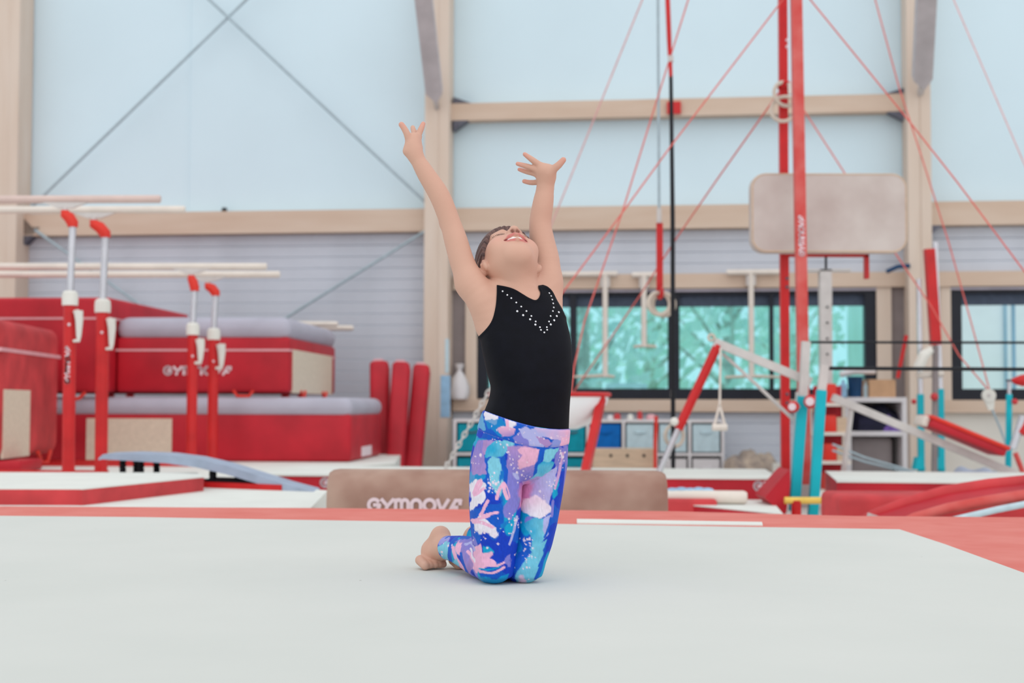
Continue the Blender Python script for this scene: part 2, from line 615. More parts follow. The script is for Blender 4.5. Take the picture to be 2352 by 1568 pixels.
boards(SMIN, sP0b - 0.3, FLOORZ, zbeamB)
boards(sP0b, sP1a, FLOORZ, zbeamB)
boards(sP1b, sP2a, zheadT, zbeamB)
boards(sP1b, sP2a, FLOORZ, zsillB)
boards(sP2b, SMAX, zheadT, zbeamB)

# translucent-looking wall membrane above the beam, with a raised seam
seam, _ = sz(433, 250)
for (s0, s1) in ((SMIN, sP0b - 0.15), (sP0b - 0.15, seam), (seam, sP1a + 0.1), (sP1a + 0.1, sP2a + 0.1), (sP2a + 0.1, SMAX)):
    part('membrane_panel', MB().wbox(s0, s1 - 0.008, zbeamT, ZTOP, -0.06, -0.02), M_membrane, wall_back, smooth=False)
part('membrane_seam', MB().wbox(seam - 0.02, seam + 0.012, zbeamT, ZTOP, -0.02, -0.014), M_membrane, wall_back, smooth=False)
part('cream_panel', MB().wbox(sP2b, SMAX, FLOORZ, zsillB, 0.0, 0.03), M_cream, wall_back, smooth=False)
part('taupe_board', MB().wbox(sP1b - 0.05, sz(1071, 800)[0], zsillB, zheadT, 0.0, 0.02), M_taupe, wall_back, smooth=False)
part('taupe_board', MB().wbox(sz(2046, 800)[0], sP2a + 0.02, zsillB, zheadT, 0.0, 0.02), M_taupe, wall_back, smooth=False)
part('taupe_board', MB().wbox(sP2b - 0.02, sz(2158, 800)[0], zsillB, zheadT, 0.0, 0.02), M_taupe, wall_back, smooth=False)


def window(n, w, mull, glassmat, slim=()):
    s0, s1, z0, z1 = w['s0'], w['s1'], w['z0'], w['z1']
    root = bpy.data.objects.new('window_%d' % n, None)
    COL.objects.link(root)
    root.location = wp((s0 + s1) / 2, z0)
    root['kind'] = 'structure'
    t = 0.118
    fr = MB()
    fr.wbox(s0, s1, z0, z0 + t, -0.14, 0.03).wbox(s0, s1, z1 - 0.075, z1 - 0.02, -0.14, 0.03)
    fr.wbox(s0, s0 + t, z0 + t, z1 - 0.075, -0.14, 0.03).wbox(s1 - t, s1, z0 + t, z1 - 0.075, -0.14, 0.03)
    for (a_, b_) in mull:
        fr.wbox(a_, b_, z0 + t, z1 - 0.075, -0.13, 0.02)
    part('window_frame', fr, M_blackframe, root, smooth=False)
    part('window_ledge', MB().wbox(s0, s1, z1 - 0.04, z1 - 0.012, 0.03, 0.07), M_ledge, root, smooth=False)
    ed = [s0 + t] + [q for ab in mull for q in ab] + [s1 - t]
    zb = sz(1440, 704)[1]
    for i in range(0, len(ed), 2):
        part('blind', MB().wbox(ed[i], ed[i + 1], zb, z1 - 0.075, -0.09, -0.03), M_blind, root, smooth=False)
        part('pane', MB().wbox(ed[i], ed[i + 1], z0 + t, zb, -0.075, -0.065), glassmat, root, smooth=False)
    for q in slim:
        part('glazing_bar', MB().wbox(q - 0.018, q + 0.018, z0 + t, zb, -0.065, -0.04), M_facadetrim, root, smooth=False)
    # pale timber lining round the opening
    return root


win1 = window(1, w1, [(sz(1309, 800)[0], sz(1324, 800)[0]), (sz(1534, 800)[0], sz(1561, 800)[0]), (sz(1768, 800)[0], sz(1777, 800)[0])], M_glass)
win2 = window(2, w2, [(w2['s0'] + 1.55, w2['s0'] + 1.68)], M_glass2, slim=(sz(2331, 800)[0],))
for (wn, s0, s1, ja, jb) in ((win1, sP1b, sP2a, (sz(1071, 800)[0], w1['s0']), (w1['s1'], sz(2046, 800)[0])),
                             (win2, sP2b, SMAX, (sz(2158, 800)[0], w2['s0']), (w2['s1'], w2['s1'] + 0.16))):
    part('header_timber', MB().wbox(s0, s1, w1['z1'] - 0.005, zheadT, 0.0, 0.1), M_woodh, wn, smooth=False)
    part('sill_timber', MB().wbox(s0, s1, zsillB, w1['z0'], 0.0, 0.1), M_woodh, wn, smooth=False)
    part('jamb_timber', MB().wbox(ja[0], ja[1], w1['z0'], w1['z1'], 0.0, 0.07), M_wood, wn, smooth=False)
    part('jamb_timber', MB().wbox(jb[0], jb[1], w1['z0'], w1['z1'], 0.0, 0.07), M_wood, wn, smooth=False)


# ---- timber posts, beams
def post(s0, s1, label):
    mb = MB().wbox(s0, s1, FLOORZ, ZTOP, 0.0, 0.34)
    r = thing('timber_post', wp((s0 + s1) / 2, FLOORZ, 0.17), label, 'post', 'timber posts of the hall frame')
    part('column', mb, M_wood, r, smooth=False)
    part('edge_lamella', MB().wbox(s1 - 0.10, s1 + 0.004, FLOORZ, ZTOP, 0.34, 0.352), M_wood, r, smooth=False)
    return r


pst0 = post(sP0b - 0.42, sP0b, 'pale timber post at the left edge behind the parallel bars')
pst1 = post(sP1a, sP1b - 0.02, 'pale timber post directly behind the raised arm of the child')
pst2 = post(sP2a, sP2b, 'pale timber post to the right of the beige padded board')


def tri_bracket(mb, s, z, ds, dz, off=0.12):
    mb.prism([wp(s, z, off), wp(s + ds, z, off), wp(s, z + dz, off)], wp(0, 0, 0.14) - wp(0, 0, 0.0))


def beam(s0, s1, z0, z1, label, br):
    r = thing('timber_beam', wp((s0 + s1) / 2, z0), label, 'beam', 'horizontal timber beams on the back wall')
    part('rail', MB().wbox(s0, s1, z0, z1, -0.01, 0.16), M_woodh, r, smooth=False)
    for (s, z, ds, dz) in br:
        b = MB()
        tri_bracket(b, s, z, ds, dz, 0.02)
        part('metal_bracket', b, M_darksteel, r, smooth=False)
    return r


beam(sP0b, sP1a, zbeamB, zbeamT, 'long timber beam on the wall above the red crash mats',
     [(sP0b + 0.001, zbeamB + 0.10, 0.20, -0.20), (sP0b + 0.001, zbeamB + 0.10, 0.10, 0.10)])
beam(sP1b, sP2a, zbeamB, zbeamT, 'timber beam above the long window behind the child', [(sP2a - 0.001, zbeamT + 0.002, -0.14, 0.06)])
beam(sP2b, SMAX, zbeamB, zbeamT, 'timber beam above the right-hand window at the frame edge', [(sP2b + 0.001, zbeamB - 0.001, 0.14, -0.12)])
zu0, zu1 = sz(1300, 278)[1], sz(1300, 239)[1]
beam(sP1b - 0.02, sP2a, zu0, zu1, 'slim upper timber beam crossing the pale wall membrane',
     [(sP1b, zu1 + 0.002, 0.20, 0.07), (sP1b, zu0 - 0.002, 0.16, -0.11), (sP2a - 0.001, zu0 - 0.002, -0.17, -0.09), (sP2a - 0.001, zu1 + 0.002, -0.2, 0.06)])


# grey roof braces that lean out from the posts
def brace(pa, pb, w, label, Yb):
    a_ = W(pa[0], pa[1], Yb)
    b_ = W(pb[0], pb[1], Yb - 1.6)
    r = thing('roof_brace', a_, label, 'brace', 'grey roof braces on the timber posts')
    t = (b_ - a_).normalized()
    x = Vector((1, 0, 0)); x = (x - t * x.dot(t)).normalized(); y = t.cross(x)
    L = (b_ - a_).length
    mb = MB().box(a_ + t * 0.12 - x * w / 2 - y * 0.06, x * w, y * 0.12, t * (L - 0.12))
    mb.prism([a_ + t * 0.12 - x * w / 2 - y * 0.06, a_ + x * w * 0.1 - y * 0.06, a_ + t * 0.12 + x * w / 2 - y * 0.06], y * 0.12)
    part('strut', mb, M_brace, r, smooth=False)
    part('joint_plate', MB().beam(a_ + t * 0.02, a_ - t * 0.1 - WN * 0.1, 0.05, 0.05, (0, 1, 0)), M_steel, r, smooth=False)
    return r


brace((1000, 232), (944, -260), 0.18, 'grey roof brace leaning left from the post behind the child', wp(0.0, 0, 0.45).y)
brace((2117, 200), (2140, -260), 0.19, 'grey roof brace above the beige padded board', wp(sP2b, 0, 0.45).y)

# steel cables bracing the left bay
for (a_, b_, oa, ob, lab) in (((66, 482), (640, -72), .19, .19, 'steel bracing cable rising to the right across the left membrane'),
                              ((300, -170), (984, 470), .22, .22, 'steel bracing cable falling to the right across the left membrane'),
                              ((984, 526), (560, 790), .19, .19, 'steel bracing cable falling left behind the stacked crash mats'),
                              ((80, 528), (420, 770), .19, .19, 'steel bracing cable falling right behind the tall parallel bars')):
    pa = wp(*sz(*a_, oa), oa)
    pb = wp(*sz(*b_, ob), ob)
    solo('bracing_cable', MB().tube([pa, pb], 0.016, 8), M_cable, lab, 'cable', 'bracing cables in the left bay')

# ---- outdoors
lawn = solo('lawn', MB().box(wp(-30, -0.7, -0.6), wp(75, 0) - wp(0, 0), -(wp(0, 0, 40) - wp(0, 0, 0)), (0, 0, 0.1)), M_grass, 'pale green lawn outside the windows', 'lawn', smooth=False, kind='stuff')


def leaf_tree(px, Y, ztop, rad, seed, label):
    rng = random.Random(seed)
    base = W(px, 930, Y); base.z = -0.6
    r = thing('leafy_tree', base, label, 'tree', 'leafy trees outside the long window')
    tr = MB().tube([base, base + Vector((0.05, 0, 1.2)), base + Vector((0.1, 0, ztop * 0.9))], [0.16, 0.12, 0.05], 8)
    for k in range(6):
        a = rng.uniform(0, 6.28)
        tr.tube([base + Vector((0.06, 0, 1.0 + 0.25 * k)), base + Vector((math.cos(a) * rad * .7, math.sin(a) * rad * .6, 1.7 + 0.35 * k))], [0.05, 0.015], 6)
    part('trunk', tr, M_bark, r)
    lf = MB()
    for k in range(380):
        while True:
            q = Vector((rng.uniform(-1, 1), rng.uniform(-1, 1), rng.uniform(-1, 1)))
            if q.length < 1: break
        c = base + Vector((q.x * rad, q.y * rad, 0.6 + (q.z + 1) / 2 * ztop))
        s = rng.uniform(0.09, 0.19)
        n = Vector((rng.gauss(0, 1), rng.gauss(0, 1), rng.gauss(0, 1))).normalized()
        x = n.orthogonal().normalized() * s
        y = n.cross(x) * 0.6
        lf.add([c - x, c - y, c + x, c + y], [[0, 1, 2, 3]])
    part('foliage', lf, M_leaf, r, smooth=False, kind='stuff')


leaf_tree(1330, 21, 3.6, 1.3, 1, 'leafy tree outside, left of the dark mullion')
leaf_tree(1485, 26, 4.2, 1.3, 2, 'leafy tree outside behind the hanging wooden rings')
leaf_tree(1665, 23, 3.9, 1.3, 3, 'leafy tree outside behind the red slanting leg')
leaf_tree(1815, 28, 3.6, 1.1, 4, 'smaller leafy tree outside beside the red uprights')
# pale building outside, seen through the right panes
bx = W(2240, 930, 24)
bld = thing('pale_building', (bx.x + 3.6, bx.y, -0.6), 'pale building outside the right-hand window', 'building')
part('wall', MB().box((bx.x - 1.2, bx.y, -0.6), (9.5, 0, 0), (0, 4, 0), (0, 0, 5.2)), M_facade, bld, smooth=False)
for k in range(6):
    part('facade_rib', MB().box((bx.x - 1.0 + k * 1.5, bx.y - 0.05, -0.6), (0.03, 0, 0), (0, 0.05, 0), (0, 0, 5.2)), M_facadetrim, bld, smooth=False)
part('base_band', MB().box((bx.x - 1.2, bx.y - 0.06, -0.6), (9.5, 0, 0), (0, 0.06, 0), (0, 0, 0.75)), M_facadetrim, bld, smooth=False)
solo('garden_bench', MB().box(W(1395, 890, 19.5), (0.55, 0, 0), (0, 0.4, 0), (0, 0, 0.06)).box(W(1397, 890, 19.5) - Vector((0, 0, 0.9)), (0.05, 0, 0), (0, 0.4, 0), (0, 0, 0.9)).box(W(1478, 890, 19.5) - Vector((0, 0, 0.9)), (0.05, 0, 0), (0, 0.4, 0), (0, 0, 0.9)),
     M_facade, 'white bench outside under the long window', 'bench', smooth=False)

# ================================================================== FLOOR MATS AROUND THE PODIUM
ZB = -0.08


def slab(name, pxs, z1, z0, mtop, label, cat, mside=None, group=None, bev=0.02):
    """padded mat: top outline given on plane z1, extruded down to z0; cover (sides) and top sheet as parts"""
    P = [G(x, y, z1) if not isinstance(x, Vector) else x for x, y in pxs] if not isinstance(pxs[0], Vector) else pxs
    c = sum(P, Vector()) / len(P)
    r = thing(name, (c.x, c.y, z0), label, cat, group)
    if mside:
        part('cover', MB().prism([p - Vector((0, 0, p.z - z0)) for p in P], (0, 0, z1 - z0 - 0.006)), mside, r, smooth=False)
        part('top_sheet', MB().prism([p + (p - c).normalized() * 0.004 - Vector((0, 0, 0.012)) for p in P], (0, 0, 0.012)), mtop, r, smooth=False)
    else:
        part('cover', MB().prism([p - Vector((0, 0, p.z - z0)) for p in P], (0, 0, z1 - z0)), mtop, r, smooth=False)
    return r


def V3(x, y, z):
    return Vector((x, y, z))


yl0 = G(0, 1160, 0).y + 0.08
slab('floor_mat', [V3(-4.2, yl0, ZB), V3(G(755, 1160, ZB).x, yl0 + 0.08, ZB), V3(-1.03, 8.0, ZB), V3(-1.45, 8.45, ZB), V3(-1.8, 9.1, ZB), V3(-4.2, 9.25, ZB)], ZB, FLOORZ, M_whitemat,
     'white floor mat between the red border and the springboard', 'mat')
slab('floor_mat', [V3(-0.85, 6.1, -0.3), V3(6.5, 5.75, -0.3), V3(6.5, 11.2, -0.3), V3(-0.85, 11.9, -0.3)], -0.3, FLOORZ, M_whitemat,
     'white floor mat under the brown pommel body and the teal legs', 'mat')
lm = [(-330, 1120), (178, 1121), (190, 1121.5), (468, 1094), (452, 1085), (-330, 1083)]
LMP = [G(x, y, 0.0) for x, y in lm]
r = thing('landing_mat', (sum(p.x for p in LMP) / 6, sum(p.y for p in LMP) / 6, ZB), 'red sided landing mat with white top in front of the parallel bars', 'mat')
part('cover', MB().prism([V3(p.x, p.y, ZB) for p in LMP], (0, 0, 0.074)), M_redfaded, r, smooth=False)
part('top_sheet', MB().prism([V3(p.x, p.y, -0.006) for p in LMP], (0, 0, 0.006)), M_whitemat, r, smooth=False)

ZP = -0.10
slab('floor_mat', [V3(-6.0, 9.35, ZP), V3(G(560, 1080, ZP).x, 9.35, ZP), V3(-1.0, 12.2, ZP), V3(-1.15, 15.0, ZP), V3(-6.0, 15.4, ZP)], ZP, FLOORZ, M_whitemat,
     'white mat under the parallel bars and crash mats', 'mat')
# long landing mat across the middle
ZR = -0.06
ra, rb = G(590, 1088, ZR), G(1792, 1097, ZR)
rdir = (rb - ra).normalized(); rper = Vector((-rdir.y, rdir.x, 0))
LMP = [ra, rb, rb + rper * 1.25, ra + rper * 1.25]
r = thing('landing_mat', ((ra + rb) / 2 + rper * .6) * 1 + Vector((0, 0, -0.24)), 'long white topped landing mat with red side behind the brown pommel body', 'mat')
part('cover', MB().prism([V3(p.x, p.y, -0.3) for p in LMP], (0, 0, 0.234)), M_red, r, smooth=False)
part('top_sheet', MB().prism([V3(p.x, p.y, ZR - 0.012) + rper * (-0.01 if i < 2 else 0.01) for i, p in enumerate(LMP)], (0, 0, 0.012)), M_whitemat, r, smooth=False)
for px, txt in ((712, 'GYMNOVA'), (1727, 'GYM')):
    q = G(px, 1094, ZR); q = ra + rdir * (q - ra).dot(rdir)
    l = MB(); lettering(l, txt, V3(q.x, q.y, ZR - 0.085) - rper * 0.004, rdir, (0, 0, 1), 0.062, 0.28)
    part('lettering', l, M_print, r, 'white lettering on the red side', smooth=False)
# right landing mat
q1, q2 = G(1921, 1103, ZR), G(2480, 1108, ZR)
d2 = (q2 - q1).normalized(); p2 = Vector((-d2.y, d2.x, 0))
LMP = [q1, q2, q2 + p2 * 1.3, q1 + p2 * 1.3 + d2 * 0.05]
r = thing('landing_mat', (q1 + q2) / 2 + p2 * .6 + Vector((0, 0, -0.24)), 'white topped landing mat with red side below the inclined red beam', 'mat')
part('cover', MB().prism([V3(p.x, p.y, -0.3) for p in LMP], (0, 0, 0.234)), M_red, r, smooth=False)
part('top_sheet', MB().prism([V3(p.x, p.y, ZR - 0.012) - p2 * (0.01 if i < 2 else 0) for i, p in enumerate(LMP)], (0, 0, 0.012)), M_whitemat, r, smooth=False)

# small white wedge mat and roll on the right
ZW = -0.2
LMP = [G(x, y, ZW) for x, y in ((1526, 1153), (1799, 1180), (1768, 1143), (1500, 1136))]
r = thing('floor_mat', sum(LMP, Vector()) / 4 - Vector((0, 0, 0.1)), 'thin white mat with red edge under the white roll', 'mat')
part('cover', MB().prism([V3(p.x, p.y, -0.3) for p in LMP], (0, 0, 0.095)), M_red, r, smooth=False)
part('top_sheet', MB().prism([V3(p.x, p.y, ZW - 0.008) for p in LMP], (0, 0, 0.008)), M_whitemat, r, smooth=False)
ra_, rb_ = G(1500, 1156, ZW), G(1716, 1158, ZW)
up = Vector((0, 0, 0.042))
tt = (rb_ - ra_).normalized()
solo('foam_roll', MB().tube([ra_ + up, ra_ + up + tt * .02, rb_ + up - tt * 0.02, rb_ + up], [0.034, 0.041, 0.041, 0.03], 16), M_bar,
     'cream foam roll lying beside the brown pommel body', 'roll')
bg = W(1585, 1126, 8.8)
b = MB()
for k in range(5):
    b.ball(W(1545 + 20 * k, 1127, 8.75) + Vector((0, 0, 0.004 * (k % 2))), 0.032, 8, (1.3, 0.9, 0.62))
solo('cloth_bundle', b, M_cyan, 'small blue and white cloth bundle behind the foam roll', 'bundle')
sup = W(1560, 1137, 8.78)
solo('foam_block', MB().rbox(V3(W(1530, 1132, 8.62).x, 8.62, -0.3), (0.31, 0, 0), (0, 0.3, 0), (0, 0, 0.3 - 0.165), 0.02), M_redfaded, 'low red foam block under the blue cloth bundle', 'block')

# red triangular pad by the red upright
P = [W(x, y, 8.6) for x, y in ((1814, 1078), (1814, 1112), (1806, 1178), (1797, 1182), (1757, 1142), (1800, 1092))]
solo('pad', MB().prism(P, (0, 0.35, 0)), M_red, 'dark red wedge pad leaning at the foot of the red uprights', 'pad', smooth=False)
# red bolster on the right
bo = W(1911, 1133, 7.6)
solo('bolster', MB().rbox(V3(bo.x, 7.4, -0.3), (1.15, 0, 0), (0, 0.5, 0), (0, 0, bo.z + 0.3), 0.035, 4), M_redfaded, 'red foam bolster behind the curved red trampoline pads', 'bolster')

# ---- brown pommel body with lettering
Yp = 6.3
pa, pb = W(748, 1123, Yp + 0.05), W(1536, 1124, Yp - 0.05)
zt = W(1150, 1079, Yp + 0.15).z
hgt = zt + 0.3
r = thing('pommel_body', V3((pa.x + pb.x) / 2, Yp, -0.3), 'brown suede pommel horse body lying behind the kneeling child', 'pommel horse')
L = pb.x - pa.x
bm_ = MB()
n, secs = 28, [(0, .88), (0.012, .95), (0.04, 1.0), (L / 2, 1.0), (L - 0.04, 1.0), (L - 0.012, .95), (L, .88)]
ring = []
for (xx, sc) in secs:
    for k in range(n):
        a = 2 * math.pi * k / n
        ex = 2 / 3.0
        cy = math.copysign(abs(math.cos(a)) ** ex, math.cos(a)) * 0.2 * sc
        cz = math.copysign(abs(math.sin(a)) ** ex, math.sin(a)) * hgt / 2 * (0.5 + 0.5 * sc)
        bm_.v.append(V3(pa.x + xx, Yp + 0.2 + cy + (0.05 - 0.1 * xx / L), -0.3 + hgt / 2 + cz))
m_ = len(secs)
for i in range(m_ - 1):
    for k in range(n):
        bm_.f.append([i * n + k, i * n + (k + 1) % n, (i + 1) * n + (k + 1) % n, (i + 1) * n + k])
bm_.f.append(list(range(n))); bm_.f.append([(m_ - 1) * n + k for k in range(n)])
part('body', bm_, M_tan, r)
l = MB()
lx = W(842, 1160, Yp)
zl = W(842, 1176, Yp).z


def psurf(u, v):
    z = zl + v
    q = abs((z - (-0.3 + hgt / 2)) / (hgt / 2))
    cy = 0.2 * max(1e-3, (1 - q ** 3)) ** (1 / 3.0)
    x = lx.x + u
    return V3(x, Yp + 0.2 - cy + (0.05 - 0.1 * (x - pa.x) / L) - 0.004, z)


lettering(l, 'GYMNOVA', lx, (1, 0, 0), (0, 0, 1), 0.060, 0.26, surf=psurf, gap=0.04)
part('lettering', l, M_print, r, 'white lettering on the brown suede', smooth=False)

# ---- springboard
r = thing('springboard', W(500, 1130, 8.0), 'grey blue curved springboard on the white mat', 'springboard')
ptsb = [(226, 1052), (236, 1043), (300, 1041), (380, 1044), (450, 1053), (520, 1069), (600, 1094), (660, 1113), (724, 1130)]
YS0, YS1 = 8.62, 7.86


def ysb(px):
    return YS0 + (YS1 - YS0) * (px - 226) / (724 - 226)


topc = [W(x, y, ysb(x)) for x, y in ptsb]
th_ = [0.012, .03, .045, .05, .05, .05, .046, .04, .008]
mb = MB()
sdir = V3(topc[-1].x - topc[0].x, topc[-1].y - topc[0].y, 0).normalized()
dv = Vector((-0.03, 0.40, 0))
nS = len(topc)
for i, p in enumerate(topc):
    mb.v += [p, p - V3(0, 0, th_[i]), p + dv - V3(0, 0, th_[i]), p + dv]
for i in range(nS - 1):
    for k in range(4):
        mb.f.append([i * 4 + k, i * 4 + (k + 1) % 4, i * 4 + 4 + (k + 1) % 4, i * 4 + 4 + k])
mb.f += [[0, 1, 2, 3], [nS * 4 - 4 + k for k in range(4)]]
part('board', mb, M_board, r)
fr = MB()
b0 = V3(topc[1].x, topc[1].y, ZB); b1 = V3(W(652, 1120, ysb(652)).x, ysb(652), ZB)
for t_ in (.06, .85):
    fr.beam(b0 + dv * t_ + V3(0, 0, .016), b1 + dv * t_ + V3(0, 0, .016), .05, .032)
fr.beam(b0 + dv * .06 + V3(0, 0, .016), b0 + dv * .85 + V3(0, 0, .016), .05, .032)
fr.beam(b1 + dv * .06 + V3(0, 0, .016), b1 + dv * .85 + V3(0, 0, .016), .05, .032)
part('base_frame', fr, M_redpaint, r, smooth=False)
c0_ = V3(W(470, 1120, ysb(470)).x, ysb(470), ZB)
part('anti_slip_strip', MB().box(c0_ + dv * .08 + V3(0, 0, .033), sdir * .42, dv * .75, (0, 0, .012)), M_black, r, smooth=False)
for (px, t_) in ((276, .2), (293, .7), (318, .2), (341, .7), (485, .2), (536, .6)):
    x = W(px, 1060, ysb(px)).x
    base = V3(x, ysb(px), ZB + .03) + dv * t_
    best = min(topc, key=lambda p: abs(p.x - x)).z - 0.05
    ztop = best + .0
    sp = MB()
    m0 = 34
    H_ = ztop - base.z
    sp.tube([base + V3(0.014 * math.cos(k * 1.1), 0.014 * math.sin(k * 1.1), (H_ + .012) * k / m0) for k in range(m0 + 1)], 0.0095, 6)
    part('spring', sp, M_black, r)

# ---- crash mats, left
ee = Vector((0.065, 1, 0)).normalized(); aa = Vector((-1, 0.065, 0)).normalized()


def crash(name, corner, Lf, Ld, z0, z1, zsplit, label, beige=None, stripe=None, text=None, endbeige=None, tag=None, grey=True, group='stacked crash mats'):
    """corner = front right corner (ground plane); extends Lf leftwards, Ld backwards"""
    r = thing(name, corner + aa * Lf / 2 + ee * Ld / 2 + Vector((0, 0, z0 - corner.z)), label, 'mat', group)
    c0 = V3(corner.x, corner.y, z0)
    zs = zsplit if grey else z1
    part('cover', MB().rbox(c0, aa * Lf, ee * Ld, (0, 0, zs - z0 + 0.03), 0.035, 3), M_red, r)
    if grey:
        q = 0.012
        part('top_cover', MB().rbox(V3(corner.x, corner.y, zs) - aa * q - ee * q, aa * (Lf + 2 * q), ee * (Ld + 2 * q), (0, 0, z1 - zs), min(0.11, (z1 - zs) * .48), 5), M_matgrey, r)
    if beige:
        for (l0, l1, za, zb) in beige:
            part('mesh_panel', MB().box(V3(c0.x, c0.y, za) + aa * l0 - ee * 0.006, aa * (l1 - l0), ee * 0.02, (0, 0, zb - za)), M_mesh, r, 'beige ventilation mesh panel', smooth=False)
    if endbeige:
        for (l0, l1, za, zb) in endbeige:
            part('mesh_panel', MB().box(V3(c0.x, c0.y, za) + ee * l0 - aa * 0.006, ee * (l1 - l0), aa * 0.02, (0, 0, zb - za)), M_mesh, r, 'beige ventilation mesh panel', smooth=False)
    if stripe:
        part('stripe', MB().box(V3(c0.x, c0.y, stripe) - ee * 0.004 - aa * 0.004, aa * (Lf + 0.008), ee * (Ld + 0.004), (0, 0, 0.018)), M_stripe, r, smooth=False)
    if text:
        s, h, zt_ = text
        l = MB(); lettering(l, 'GYMNOVA', V3(c0.x, c0.y, zt_) + aa * s - ee * 0.008, -aa, (0, 0, 1), h, 0.26)
        part('lettering', l, M_print, r, 'white lettering', smooth=False)
    return r


YC = 12.4
cl = W(805, 1063, YC)
zc1 = W(600, 912, YC).z
lowm = crash('crash_mat', cl, 3.2, 1.7, ZP, zc1, W(600, 958, YC).z, 'lower thick crash mat, red with grey top and small label',
             beige=[((805 - 388) / F * YC, (805 - 186) / F * YC, ZP + .01, W(300, 961, YC).z)])
tg = MB()
c0 = V3(cl.x, cl.y, 0)
tg.box(V3(cl.x, cl.y, W(825, 1049, YC + .5).z) + ee * 0.55 - aa * 0.004, ee * 0.55, aa * 0.01, (0, 0, 0.09))
part('care_label', tg, M_print, lowm, 'pale sewn label', smooth=False)
YU = 12.55
cu = W(664, 900, YU)
zu0m = zc1 + 0.04
upm = crash('crash_mat', cu, (664 - 252) / F * YU - 0.02, 2.15, zu0m, W(600, 727, YU).z, W(600, 781, YU).z, 'upper crash mat with grey top and white lettering on its red side',
            endbeige=[(0.12, 1.95, zu0m + .0, W(690, 801, YU).z)], stripe=W(600, 806, YU).z, text=((664 - 370) / F * YU, 0.082, W(400, 861, YU).z))
for px in (170, 560, 690, 740):
    YY = YU if px < 660 else YU + (px - 664) / 110 * 2.0
    hx = W(px, 905, YU)
    base = V3(hx.x, YU - 0.02, zu0m + 0.02) if px < 660 else V3(cu.x, cu.y, zu0m + 0.02) + ee * ((px - 664) / 50) - aa * 0.015
    dirh = Vector((1, 0, 0)) if px < 660 else ee
    if px > 200:
        part('carry_handle', MB().tube([base - dirh * .09, base - dirh * .05 - V3(0, 0.01, .05), base + dirh * .05 - V3(0, 0.01, .05), base + dirh * .09], 0.014, 6), M_orange, upm)
YA = 12.5
ca_ = W(250, 905, YA)
mA = crash('crash_mat', ca_, 2.0, 2.4, zu0m, W(240, 690, YA).z, 0, 'tall red crash mat with pink stripe behind the parallel bars', stripe=W(200, 733, YA).z, grey=False)
hb = W(172, 906, YA)
part('carry_handle', MB().tube([hb + V3(-.09, -.02, .02), hb + V3(-.03, -.03, -.05), hb + V3(.05, -.03, -.03), hb + V3(.1, -.02, .02)], 0.016, 6), M_orange, mA)
# leaning red cover mat at the far left
YBm = 10.4
e2 = Vector((-0.07, 1, 0)).normalized(); a2 = Vector((-1, -0.07, 0)).normalized()
cB = W(-2, 1056, YBm)
zbt = W(0, 729, YBm).z
zb0 = W(0, 1058, YBm).z
r = thing('crash_mat', V3(cB.x - .5, cB.y + .9, zb0), 'red crash mat standing at the left edge with beige mesh and pale stripe', 'mat', 'stacked crash mats')
part('cover', MB().rbox(V3(cB.x, cB.y, zb0), a2 * 1.2, e2 * 1.75, (0, 0, zbt - zb0), 0.09, 4), M_redfaded, r)
part('mesh_panel', MB().box(V3(cB.x, cB.y, zb0 + .01) + e2 * 0.08 - a2 * 0.006, e2 * 0.72, a2 * 0.02, (0, 0, W(30, 898, YBm + .4).z - zb0)), M_mesh, r, 'beige ventilation mesh panel', smooth=False)
part('stripe', MB().box(V3(cB.x, cB.y, W(0, 806, YBm).z) - e2 * 0.005 - a2 * 0.005, e2 * 1.76, a2 * 0.6, (0, 0, 0.028)), M_stripe, r, smooth=False)
hb = V3(cB.x, cB.y, zb0 + .03) + e2 * 1.2 - a2 * 0.02
part('carry_handle', MB().tube([hb - e2 * .2, hb - e2 * .08 - V3(0, 0, .09), hb + e2 * .1 - V3(0, 0, .09), hb + e2 * .2], 0.016, 6), M_orange, r)
solo('foam_block', MB().rbox(V3(cB.x - .55, cB.y + .05, ZP), (0.69, 0, 0), (0, .5, 0), (0, 0, zb0 - ZP - 0.002), 0.02), M_red, 'dark red foam block under the standing crash mat', 'block')

# three narrow red mats leaning on the wall
for (p0, p1, w, lab) in (((872, 1068), (870, 826), 45, 'leftmost narrow red mat leaning on the grey wall'),
                         ((910, 1068), (921, 828), 42, 'middle one of three narrow red mats on the grey wall'),
                         ((953, 1068), (968, 834), 40, 'narrow red mat nearest to the timber post')):
    Yn = 14.05 if w == 42 else 14.32
    a_ = W(*p0, Yn); a_.z = FLOORZ
    a_.x -= (p1[0] - p0[0]) / F * Yn * 0.8
    b_ = W(*p1, Yn + 0.45)
    t = (b_ - a_).normalized()
    x = Vector((1, 0, 0)); x = (x - t * x.dot(t)).normalized(); y = t.cross(x)
    ww = w / F * Yn
    r = thing('folded_mat', a_, lab, 'mat', 'narrow red mats by the post')
    part('cover', MB().rbox(a_ - x * ww / 2 + y * 0.0, x * ww, y * 0.24, t * (b_ - a_).length, 0.04, 3), M_red, r)
    part('top_seam', MB().box(a_ + t * (b_ - a_).length - x * ww * .3 + y * .03, x * ww * .5, y * 0.1, t * 0.02), M_stripe, r, smooth=False)


